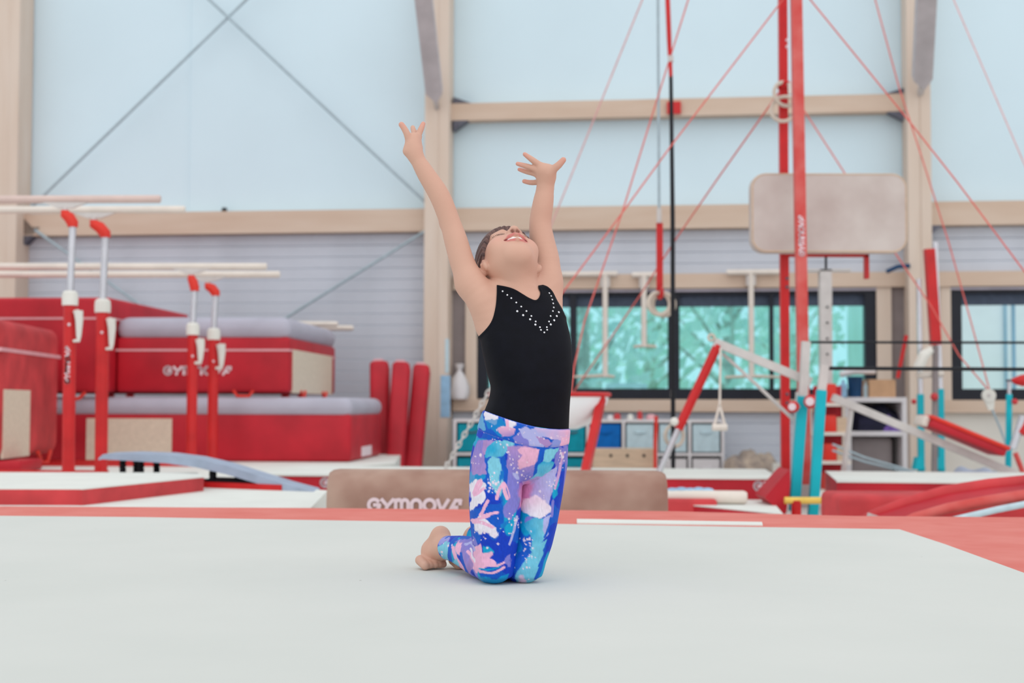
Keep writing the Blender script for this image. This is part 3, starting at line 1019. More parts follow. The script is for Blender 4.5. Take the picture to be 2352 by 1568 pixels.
# ---- parallel bars
def pbars(pp, railY, railsEnd, label, lever=True, textpost=None, scale=1.0, left=-5.6, hidden=False):
    """pp: two posts (px, top-of-collar py, elbow py, rail py, Y); rails run to the left"""
    base = W(pp[0][0], 1083, pp[0][4]); base.z = ZP
    r = thing('parallel_bars', base, label, 'parallel bars', 'parallel bars')
    for i, (px, pyc, pye, pyr, Y) in enumerate(pp):
        k = SPX(Y)
        w = (29 if scale == 1 else 24) * k
        foot = W(px - 4, 1083, Y); foot = V3(foot.x, Y, ZP)
        col = W(px, pyc, Y)
        dx = col - foot
        ax = V3(dx.x / dx.z, 0, 1).normalized()
        po = part('upright', MB().tube([foot, col], w / 2, 16), M_redpaint, r)
        part('collar', MB().lathe(col - ax * 0.075, [(w * .45, 0), (w * .62, 0), (w * .64, 0.05), (w * .6, 0.085), (w * .4, 0.1)], 18, ax), M_white, po)
        ep = W(px + (6 if scale == 1 else 4), pye, Y)
        tp = part('sliding_tube', MB().tube([col, ep], w * 0.28, 14), M_chrome, r)
        # offset elbow
        rl = W(railsEnd[i][2], pyr, Y)
        hd = 14 * k
        e1 = ep + V3(0, 0, 0.0); e2_ = ep + V3(0, 0, 0.05); e3 = V3(rl.x, ep.y, rl.z - 0.10)
        part('elbow', MB().tube([e1, e1 * .5 + e2_ * .5, e2_ * .5 + e3 * .5, e3, e3 + V3(0, 0, .025)], [w * .42, w * .46, w * .46, w * .4, w * .33], 12), M_orange, r)
        sd = MB().tube([e3, V3(e3.x, e3.y, rl.z - .045)], w * .22, 10)
        sd.prism([V3(e3.x - .16, e3.y - .012, rl.z - .02), V3(e3.x - .05, e3.y - .012, rl.z - .06), V3(e3.x + .05, e3.y - .012, rl.z - .06), V3(e3.x + .16, e3.y - .012, rl.z - .02)], (0, .024, 0))
        part('saddle', sd, M_steel, r)
        end = W(railsEnd[i][0], railsEnd[i][1], Y)
        zz = end.z
        rp = [V3(left, Y + 0.12, zz), V3(end.x - .01, Y, zz), V3(end.x, Y, zz)]
        part('bar_rail', MB().tube(rp, [0.027 if scale == 1 else .029] * 2 + [0.022], 12), M_barpink if i == 0 and scale == 1 else M_bar, r)
        if lever:
            lx = px + 19 * (1 if scale == 1 else .85)
            lv = [W(lx, pyc + 38 * (scale if scale == 1 else .8), Y - .04), W(lx + 2, pyc + 60 * (1 if scale == 1 else .8), Y - .04), W(lx + 1, pyc + 95 * (1 if scale == 1 else .8), Y - .04), W(lx, pyc + 106 * (1 if scale == 1 else .8), Y - .04), W(lx - 12, pyc + 107 * (1 if scale == 1 else .8), Y - .04)]
            part('lever', MB().tube(lv, [x * k for x in (11, 9, 6, 5, 3)], 10), M_white, po)
            part('lever_pivot', MB().tube([W(px, pyc + 42, Y), lv[0]], 0.012, 8), M_white, po)
            part('bolt', MB().ball(W(px + 2, pyc + 70, Y) - V3(0, w / 2, 0), 0.011, 6), M_print, po)
        # matching far upright outside the frame
        xl = left + 0.7
        part('upright', MB().tube([V3(xl, Y + .1, ZP), V3(xl, Y + .1, zz - .03)], w / 2 * .8, 12), M_redpaint, r)
    (pxa, _, _, _, Ya), (pxb, _, _, _, Yb) = pp
    fa, fb = W(pxa - 4, 1083, Ya), W(pxb - 4, 1083, Yb)
    fb_ = MB()
    fb_.beam(V3(left + .7, Ya + .1, ZP + .012), V3(fa.x, Ya, ZP + .012), .06, .024)
    fb_.beam(V3(left + .7, Yb + .1, ZP + .012), V3(fb.x, Yb, ZP + .012), .06, .024)
    fb_.beam(V3(fa.x, Ya - .06, ZP + .012), V3(fb.x, Yb + .06, ZP + .012), .08, .024)
    part('base_frame', fb_, M_redpaint, r, smooth=False)
    if textpost is not None:
        (px, pyc, pye, pyr, Y) = pp[textpost]
        l = MB()
        k = SPX(Y)
        o_ = W(px + 4, pyc + 205, Y) - V3(0, 29 * k / 2 + .003, 0)
        lettering(l, 'GYMNOVA', o_, (0, 0, 1), (-1, 0, 0), 12 * k, 0.26, gap=.06)
        part('lettering', l, M_print, r, 'white vertical lettering', smooth=False)
    return r


pbars([(161, 676, 521, 458, 9.6), (236, 694, 545, 482, 10.25)], None, [(369, 457, 150), (425, 481, 216)],
      'tall parallel bars at the left edge with red uprights and white levers', textpost=0)
pbars([(443, 748, 668, 611, 11.5), (491, 760, 679, 630, 12.1)], None, [(613, 612, 440), (643, 630, 478)],
      'lower parallel bars standing in front of the lettered crash mat', scale=0.8, left=-6.4)
YF = 15.05
r = thing('parallel_bars', V3(-3.0, YF + .1, FLOORZ), 'far parallel bars whose rail ends show beside the upper crash mat', 'parallel bars', 'parallel bars')
for (px, py, yo) in ((776, 744, .0), (812, 753, .27)):
    e = W(px, py, YF + yo)
    part('bar_rail', MB().tube([V3(e.x - 2.9, e.y, e.z), V3(e.x - .02, e.y, e.z), e], [.03, .03, .022], 10), M_bar, r)
    for dx in (-.55, -2.4):
        part('upright', MB().tube([V3(e.x + dx, e.y, FLOORZ), V3(e.x + dx, e.y, e.z - .03)], .045, 10), M_redpaint, r)

l = MB()
o_ = G(372, 1090, ZP) + V3(0, 0, .002)
lettering(l, 'W', o_, (0, 1, 0), (1, 0, 0), .1, .16)
pm_ = [o for o in bpy.data.objects if o.get('label') == 'white mat under the parallel bars and crash mats'][0]
part('lettering', l, M_darksteel, pm_, 'dark letter printed on the mat', smooth=False)
s_, z_ = sz(514, 483, .1)
solo('beam_clip', MB().wbox(s_ - .022, s_ + .022, zbeamT, zbeamT + .05, .05, .1).wbox(s_ - .014, s_ + .014, zbeamT - .0, zbeamT + .02, .1, .14), M_black, 'small black clip on the left timber beam', 'clip', smooth=False)

# ================================================================== RIGHT AND CENTRE EQUIPMENT
def rod(name, pts, rad, m, label, cat, group=None, n=8):
    return solo(name, MB().tube(pts, rad, n), m, label, cat, group)


# ---- chalk bowl on red legs
YCB = 9.35
k = SPX(YCB)
cbx = W(1262, 906, YCB + 0.42)
R_ = (1410 - 1262) * k
ztop = cbx.z
zfl = -0.06
cc = V3(cbx.x, YCB + .42, 0)
r = thing('chalk_bowl', V3(cc.x, cc.y, zfl), 'white chalk bowl with red rim on slanting red legs beside the child', 'chalk bowl')
part('bowl', MB().lathe(V3(cc.x, cc.y, ztop), [(R_ * .97, 0), (R_ * .93, -.06), (R_ * .8, -.14), (R_ * .66, -.2), (R_ * .45, -.235), (0.001, -.245), (0.001, -.225), (R_ * .45, -.215), (R_ * .66, -.18), (R_ * .85, -.08), (R_ * .92, 0)], 36), M_facade, r)
part('rim', MB().torus(V3(cc.x, cc.y, ztop), (0, 0, 1), R_ * .97, 0.016, 40, 8), M_redpaint, r)
lt_ = V3(cc.x + R_ * .82, cc.y - R_ * .42, ztop - .02)
lb = W(1343, 1080, YCB + .05); lb = V3(lb.x, YCB + .05, zfl)
tl = (lb - lt_)
part('leg', MB().beam(lt_, lb, .05, 0.075, (0.3, 1, 0)), M_redpaint, r, smooth=False)
part('leg', MB().beam(V3(2 * cc.x - lt_.x, lt_.y, lt_.z), V3(2 * cc.x - lb.x, lb.y, lb.z), .05, 0.075, (-.3, 1, 0)), M_redpaint, r, smooth=False)
part('leg', MB().beam(V3(cc.x, cc.y + R_ * .9, ztop - .03), V3(cc.x, cc.y + .2, zfl), .05, 0.075, (1, 0, 0)), M_redpaint, r, smooth=False)

# ---- guy ropes of the ring frame (top of the frame out of the picture) and the chain at the end of one
ROPES = [
    ([(1626, -373), (1392, 205), (1268, 512), (1215, 640)], 11.0, 12.5, M_pinkrope, 4.0, 'thin red guy rope leftmost, passing beside the raised right-hand wrist'),
    ([(1697, -373), (1490, 290), (1430, 485), (1343, 735), (1318, 845), (1300, 1000)], 11.2, 9.9, M_redrope, 4.0, 'red guy rope crossing the timber beam and falling past the window edge'),
    ([(1800, -3), (1545, 330), (1415, 508), (1290, 675), (1130, 885)], 10.0, 9.2, M_redrope, 4.2, 'red guy rope from the red uprights down to the chain'),
    ([(1797, 201), (1652, 405), (1553, 548), (1470, 678), (1352, 850), (1290, 940)], 10.4, 12.6, M_redrope, 4.0, 'red guy rope passing in front of the hanging wooden rings'),
    ([(1834, -34), (2080, 268), (2200, 420), (2352, 622), (2600, 950)], 10.0, 9.0, M_redrope, 4.2, 'red guy rope running from the red uprights to the far right'),
    ([(1909, -373), (2066, 205), (2112, 345), (2180, 560), (2225, 720), (2272, 893)], 12.0, 11.2, M_redrope, 3.8, 'red guy rope crossing the right timber post down to the pulley'),
    ([(2030, -373), (2352, 375), (2560, 860)], 11.0, 10.5, M_pinkrope, 3.6, 'pale red guy rope in the upper right corner'),
    ([(1838, 240), (1945, 405), (2052, 575), (2140, 705), (2202, 815), (2268, 893)], 12.2, 11.25, M_redrope, 3.8, 'red guy rope passing behind the beige padded board'),
]
for (pts, Ya, Yb, m, w, lab) in ROPES:
    n = len(pts)
    L0 = [math.hypot(p[0] - pts[0][0], p[1] - pts[0][1]) for p in pts]
    P = [W(p[0], p[1], Ya + (Yb - Ya) * l / L0[-1]) for p, l in zip(pts, L0)]
    rod('guy_rope', P, w * .42 * SPX((Ya + Yb) / 2), m, lab, 'rope', 'red guy ropes')
# chain links
a_, b_ = W(1131, 884, 9.2), W(1024, 1074, 9.35)
r = thing('tension_chain', b_, 'grey steel chain running down behind the waist of the child', 'chain')
nl = 16
tdir = (b_ - a_).normalized()
lk = MB().torus((0, 0, 0), (0, 1, 0), 0.0125, 0.0055, 14, 6)
for v in lk.v:
    v.z *= 1.7
ref = None
for i in range(nl):
    c = a_ + (b_ - a_) * ((i + .5) / nl)
    q = Vector((0, 0, 1)).rotation_difference(tdir).to_matrix().to_4x4() @ Matrix.Rotation(math.radians(90 * (i % 2) + 35), 4, 'Z')
    if ref is None:
        ob = mesh_obj('chain_link', lk, M_steel, (0, 0, 0)); ref = ob.data
    else:
        ob = bpy.data.objects.new('chain_link', ref); COL.objects.link(ob)
    ob.parent = r
    ob.matrix_local = Matrix.Translation(c - b_) @ q
part('anchor_hook', MB().tube([b_ + V3(0, 0, .04), b_ + V3(.01, 0, .0), b_ + V3(-.02, 0, -.02), b_ + V3(-.02, 0, -.26)], .008, 6), M_steel, r)

# ---- black and red climbing rope
Yk = 10.5
r = thing('climbing_rope', V3(W(1546, 985, Yk).x, Yk, -0.3), 'black climbing rope hanging from a red strap in front of the window', 'rope')
part('rope', MB().tube([W(1541, 175, Yk), W(1545, 500, Yk), W(1546, 985, Yk), V3(W(1546, 985, Yk).x, Yk, -0.3)], [.014, .017, .017, .015], 10), M_black, r)
part('red_strap', MB().tube([W(1517, -420, Yk), W(1537, 90, Yk), W(1541, 178, Yk)], [.020, .018, .014], 8), M_redpaint, r, 'red strap at the top of the rope')
part('cuff', MB().tube([W(1540, 128, Yk), W(1541, 142, Yk)], .021, 10), M_steel, r)
rp_ = sz(1548, 248, .17)
solo('rope_clamp', MB().wbox(rp_[0] - .075, rp_[0] + .075, rp_[1] - .065, rp_[1] + .065, .16, .20), M_redpaint, 'small red clamp on the upper timber beam', 'clamp', smooth=False)

# ---- gymnastic rings
Yr = 11.2
kr = SPX(Yr)
r = thing('gymnastic_rings', W(1515, 730, Yr), 'pair of pale wooden rings on a red strap in front of the window', 'rings')
part('steel_cable', MB().tube([W(1509, -420, Yr), W(1514, 500, Yr)], 3.2 * kr, 8), M_cable, r)
part('turnbuckle', MB().tube([W(1514, 478, Yr), W(1514, 512, Yr)], 5.5 * kr, 8), M_steel, r)
part('strap', MB().box(W(1508, 672, Yr), (15 * kr, 0, 0), (0, .012, 0), (0, 0, 162 * kr)), M_redpaint, r, smooth=False)
part('strap_loop', MB().torus(W(1516, 672, Yr), (1, .25, 0), 12 * kr, 5 * kr, 16, 6), M_redpaint, r)
part('ring', MB().torus(W(1514, 697, Yr), (.22, -1, .1), 25.5 * kr, 5 * kr, 32, 8), M_ring, r)
part('ring', MB().torus(W(1524, 699, Yr + .03), (-.35, -1, -.1), 25.5 * kr, 5 * kr, 32, 8), M_ring, r)


# ---- wooden pull-up posts fixed to the beam over the window
def hang_bar(px, py0, py1, ct, cb, label):
    off = .16
    s, z1 = sz(px, py0, off)
    _, z0 = sz(px, py1, off)
    r = thing('hanging_bar', wp(s, z0, off), label, 'bar', 'pale wooden bars hanging before the window')
    part('pole', MB().tube([wp(s, z0, off), wp(s, z1, off)], .030, 12), M_bar, r)
    part('top_crosspiece', MB().tube([wp(sz(ct[0], py0, off)[0], z1, off), wp(sz(ct[1], py0, off)[0], z1, off)], .03, 10), M_bar, r)
    part('foot_crosspiece', MB().tube([wp(sz(cb[0], py1, off)[0], z0, off), wp(s, z0 + .012, off), wp(sz(cb[1], py1, off)[0], z0, off)], [.013, .02, .013], 10), M_ring, r)
    part('wall_plate', MB().wbox(s - .05, s + .05, z1 - .14, z1 - .03, .1, off), M_steel, r, smooth=False)


hang_bar(1390, 629, 865, (1284, 1418), (1318, 1412), 'long pale wooden bar with crosspieces hanging left of the rings')
hang_bar(1479, 631, 796, (1452, 1512), (1455, 1508), 'short pale wooden bar with crosspieces just left of the rings')
hang_bar(1725, 625, 866, (1669, 1790), (1665, 1798), 'long pale wooden bar with crosspieces hanging behind the slanting arm')

# ---- ring-frame uprights (red)
Yb = 10.3
kb = SPX(Yb)
r = thing('ring_frame_upright', V3(W(1803, 1075, Yb).x, Yb, -0.3), 'rear red steel upright carrying the beige padded board', 'upright')
part('column', MB().beam(V3(W(1803, 900, Yb).x, Yb, -.3), V3(W(1803, 900, Yb).x + .0, Yb, W(1803, -420, Yb).z), 19 * kb, 19 * kb, (0, 1, 0)), M_redpaint, r, smooth=False)
zbr = W(1900, 586, Yb).z
fr = MB()
xa, xb = W(1803, 586, Yb).x, W(1994, 586, Yb).x
fr.box((xa, Yb - .03, zbr - .012), (xb - xa + .0, 0, 0), (0, .06, 0), (0, 0, .024))
fr.box((xb - .028, Yb - .03, W(1994, 640, Yb).z), (.028, 0, 0), (0, .06, 0), (0, 0, zbr - W(1994, 640, Yb).z))
part('bracket_frame', fr, M_redpaint, r, smooth=False)
part('threaded_bolt', MB().tube([W(1897, 588, Yb), W(1897, 617, Yb)], .009, 8), M_black, r)
for py in (95, 110, 640, 660, 905, 925):
    part('bolt', MB().ball(W(1806, py, Yb) - V3(0, 10 * kb, 0), .012, 6), M_print if py < 600 else M_darksteel, r)
# padded board
pb0, pb1 = W(1722, 582, Yb - .1), W(2076, 402, Yb - .1)
r = thing('padded_board', V3((pb0.x + pb1.x) / 2, Yb - .1, pb0.z), 'beige suede padded board with rounded corners on the red frame', 'padded board')
cr = .1
out = []
for (cx_, cz_, a0) in ((pb1.x - cr, pb1.z - cr, 0), (pb0.x + cr, pb1.z - cr, 90), (pb0.x + cr, pb0.z + cr, 180), (pb1.x - cr, pb0.z + cr, 270)):
    for i in range(7):
        a = math.radians(a0 + 15 * i)
        out.append((cx_ + cr * math.cos(a), cz_ + cr * math.sin(a)))
cx_, cz_ = (pb0.x + pb1.x) / 2, (pb0.z + pb1.z) / 2
mb = MB()
lay = [(-.165, .955), (-.175, .97), (-.175, .985), (-.16, 1.0), (-.10, 1.0), (-.085, .985)]
lay = [(-.18, .97), (-.165, .992), (-.15, 1.0), (-.075, 1.0), (-.06, .99), (-.052, .97)]
for (yy, sc) in lay:
    mb.v += [V3(cx_ + (x - cx_) * (1 - (1 - sc) * .5), Yb + yy, cz_ + (z - cz_) * sc) for x, z in out]
n = len(out)
for i in range(len(lay) - 1):
    for q in range(n):
        mb.f.append([i * n + q, i * n + (q + 1) % n, (i + 1) * n + (q + 1) % n, (i + 1) * n + q])
mb.f += [list(range(n)), [(len(lay) - 1) * n + q for q in range(n)]]
part('pad', mb, M_panel, r)
part('piping', MB().tube([V3(cx_ + (x - cx_) * .985, Yb - .178, cz_ + (z - cz_) * .972) for x, z in out + [out[0]]], .006, 6), M_ply, r)
# grey adjustable post below
Yg = 13.1
r = thing('adjustable_post', V3(W(1898, 870, Yg).x, Yg, -0.3), 'grey steel post with adjustment holes below the beige board', 'post')
x0, x1 = W(1885, 800, Yg).x, W(1912, 800, Yg).x
part('post_tube', MB().box((x0, Yg, -.3), (x1 - x0, 0, 0), (0, .09, 0), (0, 0, W(1898, 618, Yg).z + .3)), M_steel, r, smooth=False)
part('cap_plate', MB().box((W(1850, 0, Yg).x, Yg + .0, W(1898, 622, Yg).z), (W(1950, 0, Yg).x - W(1850, 0, Yg).x, 0, 0), (0, .09, 0), (0, 0, .02)), M_steel, r, smooth=False)
for i in range(6):
    part('hole', MB().tube([W(1900, 705 + i * 36, Yg) - V3(0, .006, 0), W(1900, 705 + i * 36, Yg) + V3(0, .01, 0)], .011, 8), M_black, r)

# front leaning upright
Yf = 9.85
kf = SPX(Yf)
pt, pbm = W(1821, -420, Yf + .05), W(1849, 1112, Yf)
foot = V3(W(1850, 1180, Yf).x, Yf, -.3)
r = thing('ring_frame_upright', foot, 'front red steel upright, leaning and chalky, with white vertical lettering', 'upright')
part('column', MB().beam(pbm, pt, 24 * kf, 24 * kf, (0, 1, 0)), M_redchalk, r, smooth=False)
part('foot_sleeve', MB().beam(foot, pbm, 27 * kf, 27 * kf, (0, 1, 0)), M_steel, r, smooth=False)
tdir = (pt - pbm).normalized()
l = MB()
o_ = W(1846, 590, Yf + .02); o_.y -= 13 * kf + .004
lettering(l, 'GYMNOVA', o_ - V3(0, .0, 0), tdir, (-1, 0, 0), 14.0 * kf, 0.24, gap=.0)
part('lettering', l, M_print, r, 'white vertical lettering', smooth=False)
# rings tied to the rear upright
r = thing('gymnastic_rings', W(1800, 285, Yb - .1), 'pair of pale wooden rings tied high on the red upright', 'rings')
part('strap', MB().torus(W(1802, 196, Yb - .06), (0, .3, 1), 14 * kb, 4.5 * kb, 16, 6), M_redpaint, r)
part('ring', MB().torus(W(1803, 216, Yb - .1), (.35, -1, .1), 28 * kb, 4.5 * kb, 32, 8), M_ring, r)
part('ring', MB().torus(W(1801, 250, Yb - .13), (-.4, -1, .2), 30 * kb, 4.5 * kb, 32, 8), M_ring, r)
part('white_tape', MB().tube([W(1814, 190, Yb - .12), W(1815, 216, Yb - .12)], 5 * kb, 8), M_white, r)

# ---- slanting-arm stand (red telescopic leg + grey arm)
Ya = 9.6
ka = SPX(Ya)
r = thing('slanting_stand', V3(W(1515, 1076, Ya).x, Ya, -.06), 'slanting stand with red telescopic leg and long grey arm before the window', 'stand')
hi, mid, lo = W(1649, 792, Ya), W(1558, 985, Ya), V3(W(1512, 1078, Ya).x, Ya, -.06)
part('leg_sleeve', MB().tube([mid, hi], 10.5 * ka, 14), M_redpaint, r)
part('leg_tube', MB().tube([lo, mid], 7 * ka, 12), M_chrome, r)
part('clamp_knob', MB().ball(mid + V3(-.03, -.03, .05), .03, 8), M_white, r)
part('arm', MB().beam(W(1640, 785, Ya), W(1862, 877, Ya), .05, 19 * ka, (0, 0, 1)), M_steel, r, smooth=False)
part('end_hook', MB().torus(W(1634, 775, Ya), (0, 1, 0), 7 * ka, 3 * ka, 14, 6), M_ring, r)
part('brace_rod', MB().tube([W(1660, 812, Ya + .03), W(1745, 890, Ya + .03), W(1822, 963, Ya + .03)], 4 * ka, 8), M_steel, r)
part('pull_cord', MB().tube([W(1655, 800, Ya - .05), W(1653, 932, Ya - .05)], 2.6 * ka, 6), M_bar, r)
hnd = MB()
hnd.tube([W(1653, 930, Ya - .05), W(1641, 975, Ya - .05)], 3 * ka, 6).tube([W(1653, 930, Ya - .05), W(1665, 975, Ya - .05)], 3 * ka, 6)
hnd.tube([W(1636, 981, Ya - .05), W(1670, 981, Ya - .05)], 8 * ka, 10)
part('hand_grip', hnd, M_bar, r)

# ---- low trainer bars with teal legs
YA_, YB_ = 9.55, 8.75
r = thing('trainer_bars', V3(W(1860, 1180, 9.1).x, 9.1, -.3), 'low uneven trainer bars with teal legs and black rails', 'trainer bars')


def teal_leg(pxa, pya, pxm, pym, pxb, Y, wpx):
    kk = SPX(Y)
    top, midp = W(pxa, pya, Y), W(pxm, pym, Y)
    bot = V3(W(pxb, 1180, Y).x, Y, -.3)
    lg = part('leg', MB().beam(bot, midp, wpx * kk, wpx * kk, (0, 1, 0)), M_teal, r, smooth=False)
    part('inner_tube', MB().beam(midp, top, wpx * .86 * kk, wpx * .86 * kk, (0, 1, 0)), M_steel, lg, smooth=False)
    return top, midp, bot


tA, mA_, bA = teal_leg(1851, 784, 1844, 910, 1824, YA_, 22)
tB, mB_, bB = teal_leg(1894, 838, 1887, 896, 1866, YB_, 21)
eA, eB = W(2560, 787, YA_ - .15), W(2560, 849, YB_ - .15)
part('bar_rail', MB().tube([tA + V3(.02, 0, -.005), eA], .0085, 10), M_black, r)
part('bar_rail', MB().tube([tB + V3(.02, 0, -.02), eB], .0115, 10), M_black, r)
part('leg', MB().beam(V3(eA.x, eA.y, -.3), eA + V3(0, 0, .02), .06, .06, (0, 1, 0)), M_teal, r, smooth=False)
part('leg', MB().beam(V3(eB.x, eB.y, -.3), eB + V3(0, 0, .02), .06, .06, (0, 1, 0)), M_teal, r, smooth=False)
for (px, py, rr, Y) in ((1822, 934, 14, YA_ - .08), (1862, 922, 16, YA_ - .1)):
    c = W(px, py, Y)
    kn = part('clamp_knob', MB().ball(c, rr * SPX(Y), 10), M_redpaint, r)
    part('knob_cap', MB().tube([c + V3(-.012, -rr * SPX(Y) * .75, 0), c + V3(-.016, -rr * SPX(Y) * 1.02, 0)], rr * .62 * SPX(Y), 12), M_print, kn)
    part('knob_stem', MB().tube([c, c + V3(.07, .08, 0)], .012, 8), M_steel, kn)
yf0, yf1 = W(1802, 1149, 8.55), W(1912, 1149, 8.55)
part('foot_bar', MB().tube([yf0, yf1], 8 * SPX(8.55), 14), M_yellow, r, 'yellow foam covered foot bar')
part('rubber_foot', MB().tube([V3(yf0.x + .07, 8.55, -.3), yf0 + V3(.07, 0, 0)], .03, 12), M_redpaint, r)
part('rubber_foot', MB().tube([V3(yf1.x - .03, 8.55, -.3), yf1 + V3(-.03, 0, 0)], .03, 12), M_redpaint, r)
part('side_tube', MB().beam(V3(W(1826, 1180, YA_ + .2).x, YA_ + .2, -.3), W(1836, 900, YA_ + .2), .045, .045, (0, 1, 0)), M_steel, r, smooth=False)

# ---- inclined beam with red pad
Yi = 10.2
ki = SPX(Yi)
a_, b_ = W(1912, 912, Yi), W(2330, 1087, Yi)
r = thing('inclined_beam', V3(b_.x, Yi, -.06), 'grey inclined beam with a red padded top on the right', 'beam')
part('beam', MB().beam(a_, b_, .06, 17 * ki, (0, 0, 1)), M_steel, r, smooth=False)
td = (b_ - a_).normalized(); nd = Vector((-td.z, 0, td.x)).normalized()
if nd.z < 0: nd = -nd
p0, p1 = W(2118, 983, Yi), W(2288, 1053, Yi)
pd = part('pad', MB().rbox(p0 + nd * .02 - V3(0, .16, 0), p1 - p0, (0, .34, 0), nd * .055, .012, 2), M_red, r)
part('pad_top', MB().rbox(p0 + nd * .078 - V3(.02, .17, 0), (p1 - p0) * 1.06, (0, .36, 0), nd * .03, .012, 2), M_orange, pd)
part('end_cap', MB().rbox(p0 - td * .045 + nd * .01 - V3(0, .12, 0), td * .045, (0, .24, 0), nd * .075, .01, 2), M_bar, r)
part('foot', MB().tube([b_ - td * .1, b_ + V3(.03, 0, -.02)], .022, 8), M_redchalk, r)
part('support_leg', MB().tube([a_ + td * .15, V3(a_.x + .05, Yi + .02, -.3)], .02, 8), M_steel, r)
for dy in (0, 14):
    rod('stay_cable', [W(1912, 1020 + dy, 11.9), W(1985, 1050 + dy * .7, 11.9), W(2075, 1076 + dy * .4, 11.9), W(2105, 1084 + dy * .3, 11.9)], 2.6 * SPX(11.9), M_cable,
        'thin grey stay cable %s of the pair before the white shelf' % ('upper' if dy == 0 else 'lower'), 'cable')

# ---- distant stand with two teal legs and a red padded post
Yd = 12.6
kd = SPX(Yd)
r = thing('bar_stand', V3(W(2138, 1075, Yd).x, Yd, FLOORZ), 'far bar stand with two teal legs, grey tubes and red padded upright', 'stand')
for (px, pt_, pm, w) in ((2114, 640, 905, 13), (2160, 556, 893, 13)):
    m_ = W(px, pm, Yd); t_ = W(px - (4 if px < 2140 else 12), pt_, Yd)
    lg = part('leg', MB().beam(V3(m_.x, Yd, FLOORZ), m_, w * kd, w * kd, (0, 1, 0)), M_teal, r, smooth=False)
    part('tube', MB().beam(m_, t_, 9 * kd, 9 * kd, (0, 1, 0)), M_chrome, lg, smooth=False)
    part('foot_plate', MB().prism([W(px - 12, 1078, Yd - .05), W(px + 12, 1078, Yd - .05), W(px + 6, 1050, Yd - .05), W(px - 6, 1050, Yd - .05)], (0, .12, 0)), M_teal, lg, smooth=False)
part('padded_upright', MB().beam(W(2149, 792, Yd - .08), W(2134, 572, Yd - .08), 22 * kd, 20 * kd, (0, 1, 0)), M_redpaint, r, smooth=False)
part('lower_upright', MB().beam(V3(W(2144, 1070, Yd - .08).x, Yd - .08, FLOORZ), W(2149, 795, Yd - .08), 11 * kd, 11 * kd, (0, 1, 0)), M_taupe, r, smooth=False)
part('cross_tube', MB().tube([W(2106, 862, Yd - .04), W(2166, 858, Yd - .04)], 7 * kd, 8), M_bar, r)
kn = part('clamp_knob', MB().ball(W(2146, 911, Yd - .12), 9 * kd, 8), M_redfaded, r)
part('clamp_knob', MB().ball(W(2099, 922, Yd - .08), 6 * kd, 8), M_redfaded, r)
part('canvas_wrap', MB().tube([W(2108, 850, Yd - .1), W(2122, 815, Yd - .12), W(2140, 802, Yd - .12)], [.05, .05, .03], 8), M_white, r)
part('red_handle', MB().tube([W(2062, 868, Yd), W(2082, 770, Yd)], 4.5 * kd, 8), M_redpaint, r)
# teal mushroom post at the right edge
Ym = 11.0
km = SPX(Ym)
r = thing('padded_post', V3(W(2318, 1062, Ym).x, Ym, -.3), 'teal post with a red padded arm at the right edge', 'post')
part('post_tube', MB().tube([V3(W(2314, 1062, Ym).x, Ym, -.3), W(2318, 905, Ym)], 7 * km, 12), M_teal, r)
part('inner_tube', MB().tube([W(2318, 905, Ym), W(2317, 874, Ym)], 4.5 * km, 10), M_chrome, r)
part('cap', MB().tube([W(2317, 876, Ym), W(2317, 871, Ym)], 7 * km, 10), M_darksteel, r)
part('padded_arm', MB().tube([W(2322, 873, Ym), W(2333, 874, Ym), W(2348, 874, Ym), W(2362, 870, Ym)], [3 * km, 9 * km, 14 * km, 12 * km], 12), M_redpaint, r)
part('clamp_knob', MB().ball(W(2331, 922, Ym - .05), 7 * km, 8), M_redfaded, r)
part('slant_leg', MB().tube([W(2326, 1030, Ym - .1), W(2350, 955, Ym - .1)], 9 * km, 10), M_chrome, r)
part('red_grip', MB().tube([W(2343, 995, Ym - .1), W(2362, 965, Ym - .1)], 12 * km, 10), M_redpaint, r)
part('strut', MB().tube([W(2332, 1040, Ym - .12), W(2350, 1086, Ym - .12), V3(W(2356, 1100, Ym - .12).x, Ym - .12, -.3)], 6 * km, 8), M_redchalk, r)
# pulley
Yq = 11.22
kq = SPX(Yq)
r = thing('pulley', W(2275, 935, Yq), 'white pulley block where the guy ropes meet at right', 'pulley')
part('sheave', MB().lathe(W(2271, 908, Yq), [(.004, -.022), (15 * kq, -.022), (15 * kq, .022), (.004, .022)], 20, (0, 1, 0)), M_white, r)
part('hub', MB().tube([W(2271, 908, Yq - .03), W(2271, 908, Yq + .03)], 4.5 * kq, 10), M_steel, r)
part('cheek', MB().prism([W(2257, 910, Yq - .012), W(2286, 910, Yq - .012), W(2283, 940, Yq - .012), W(2272, 942, Yq - .012)], (0, .024, 0)), M_white, r, smooth=False)
part('tail_rope', MB().tube([W(2278, 938, Yq), W(2298, 985, Yq), W(2318, 1040, Yq)], 2.6 * kq, 6), M_cable, r)

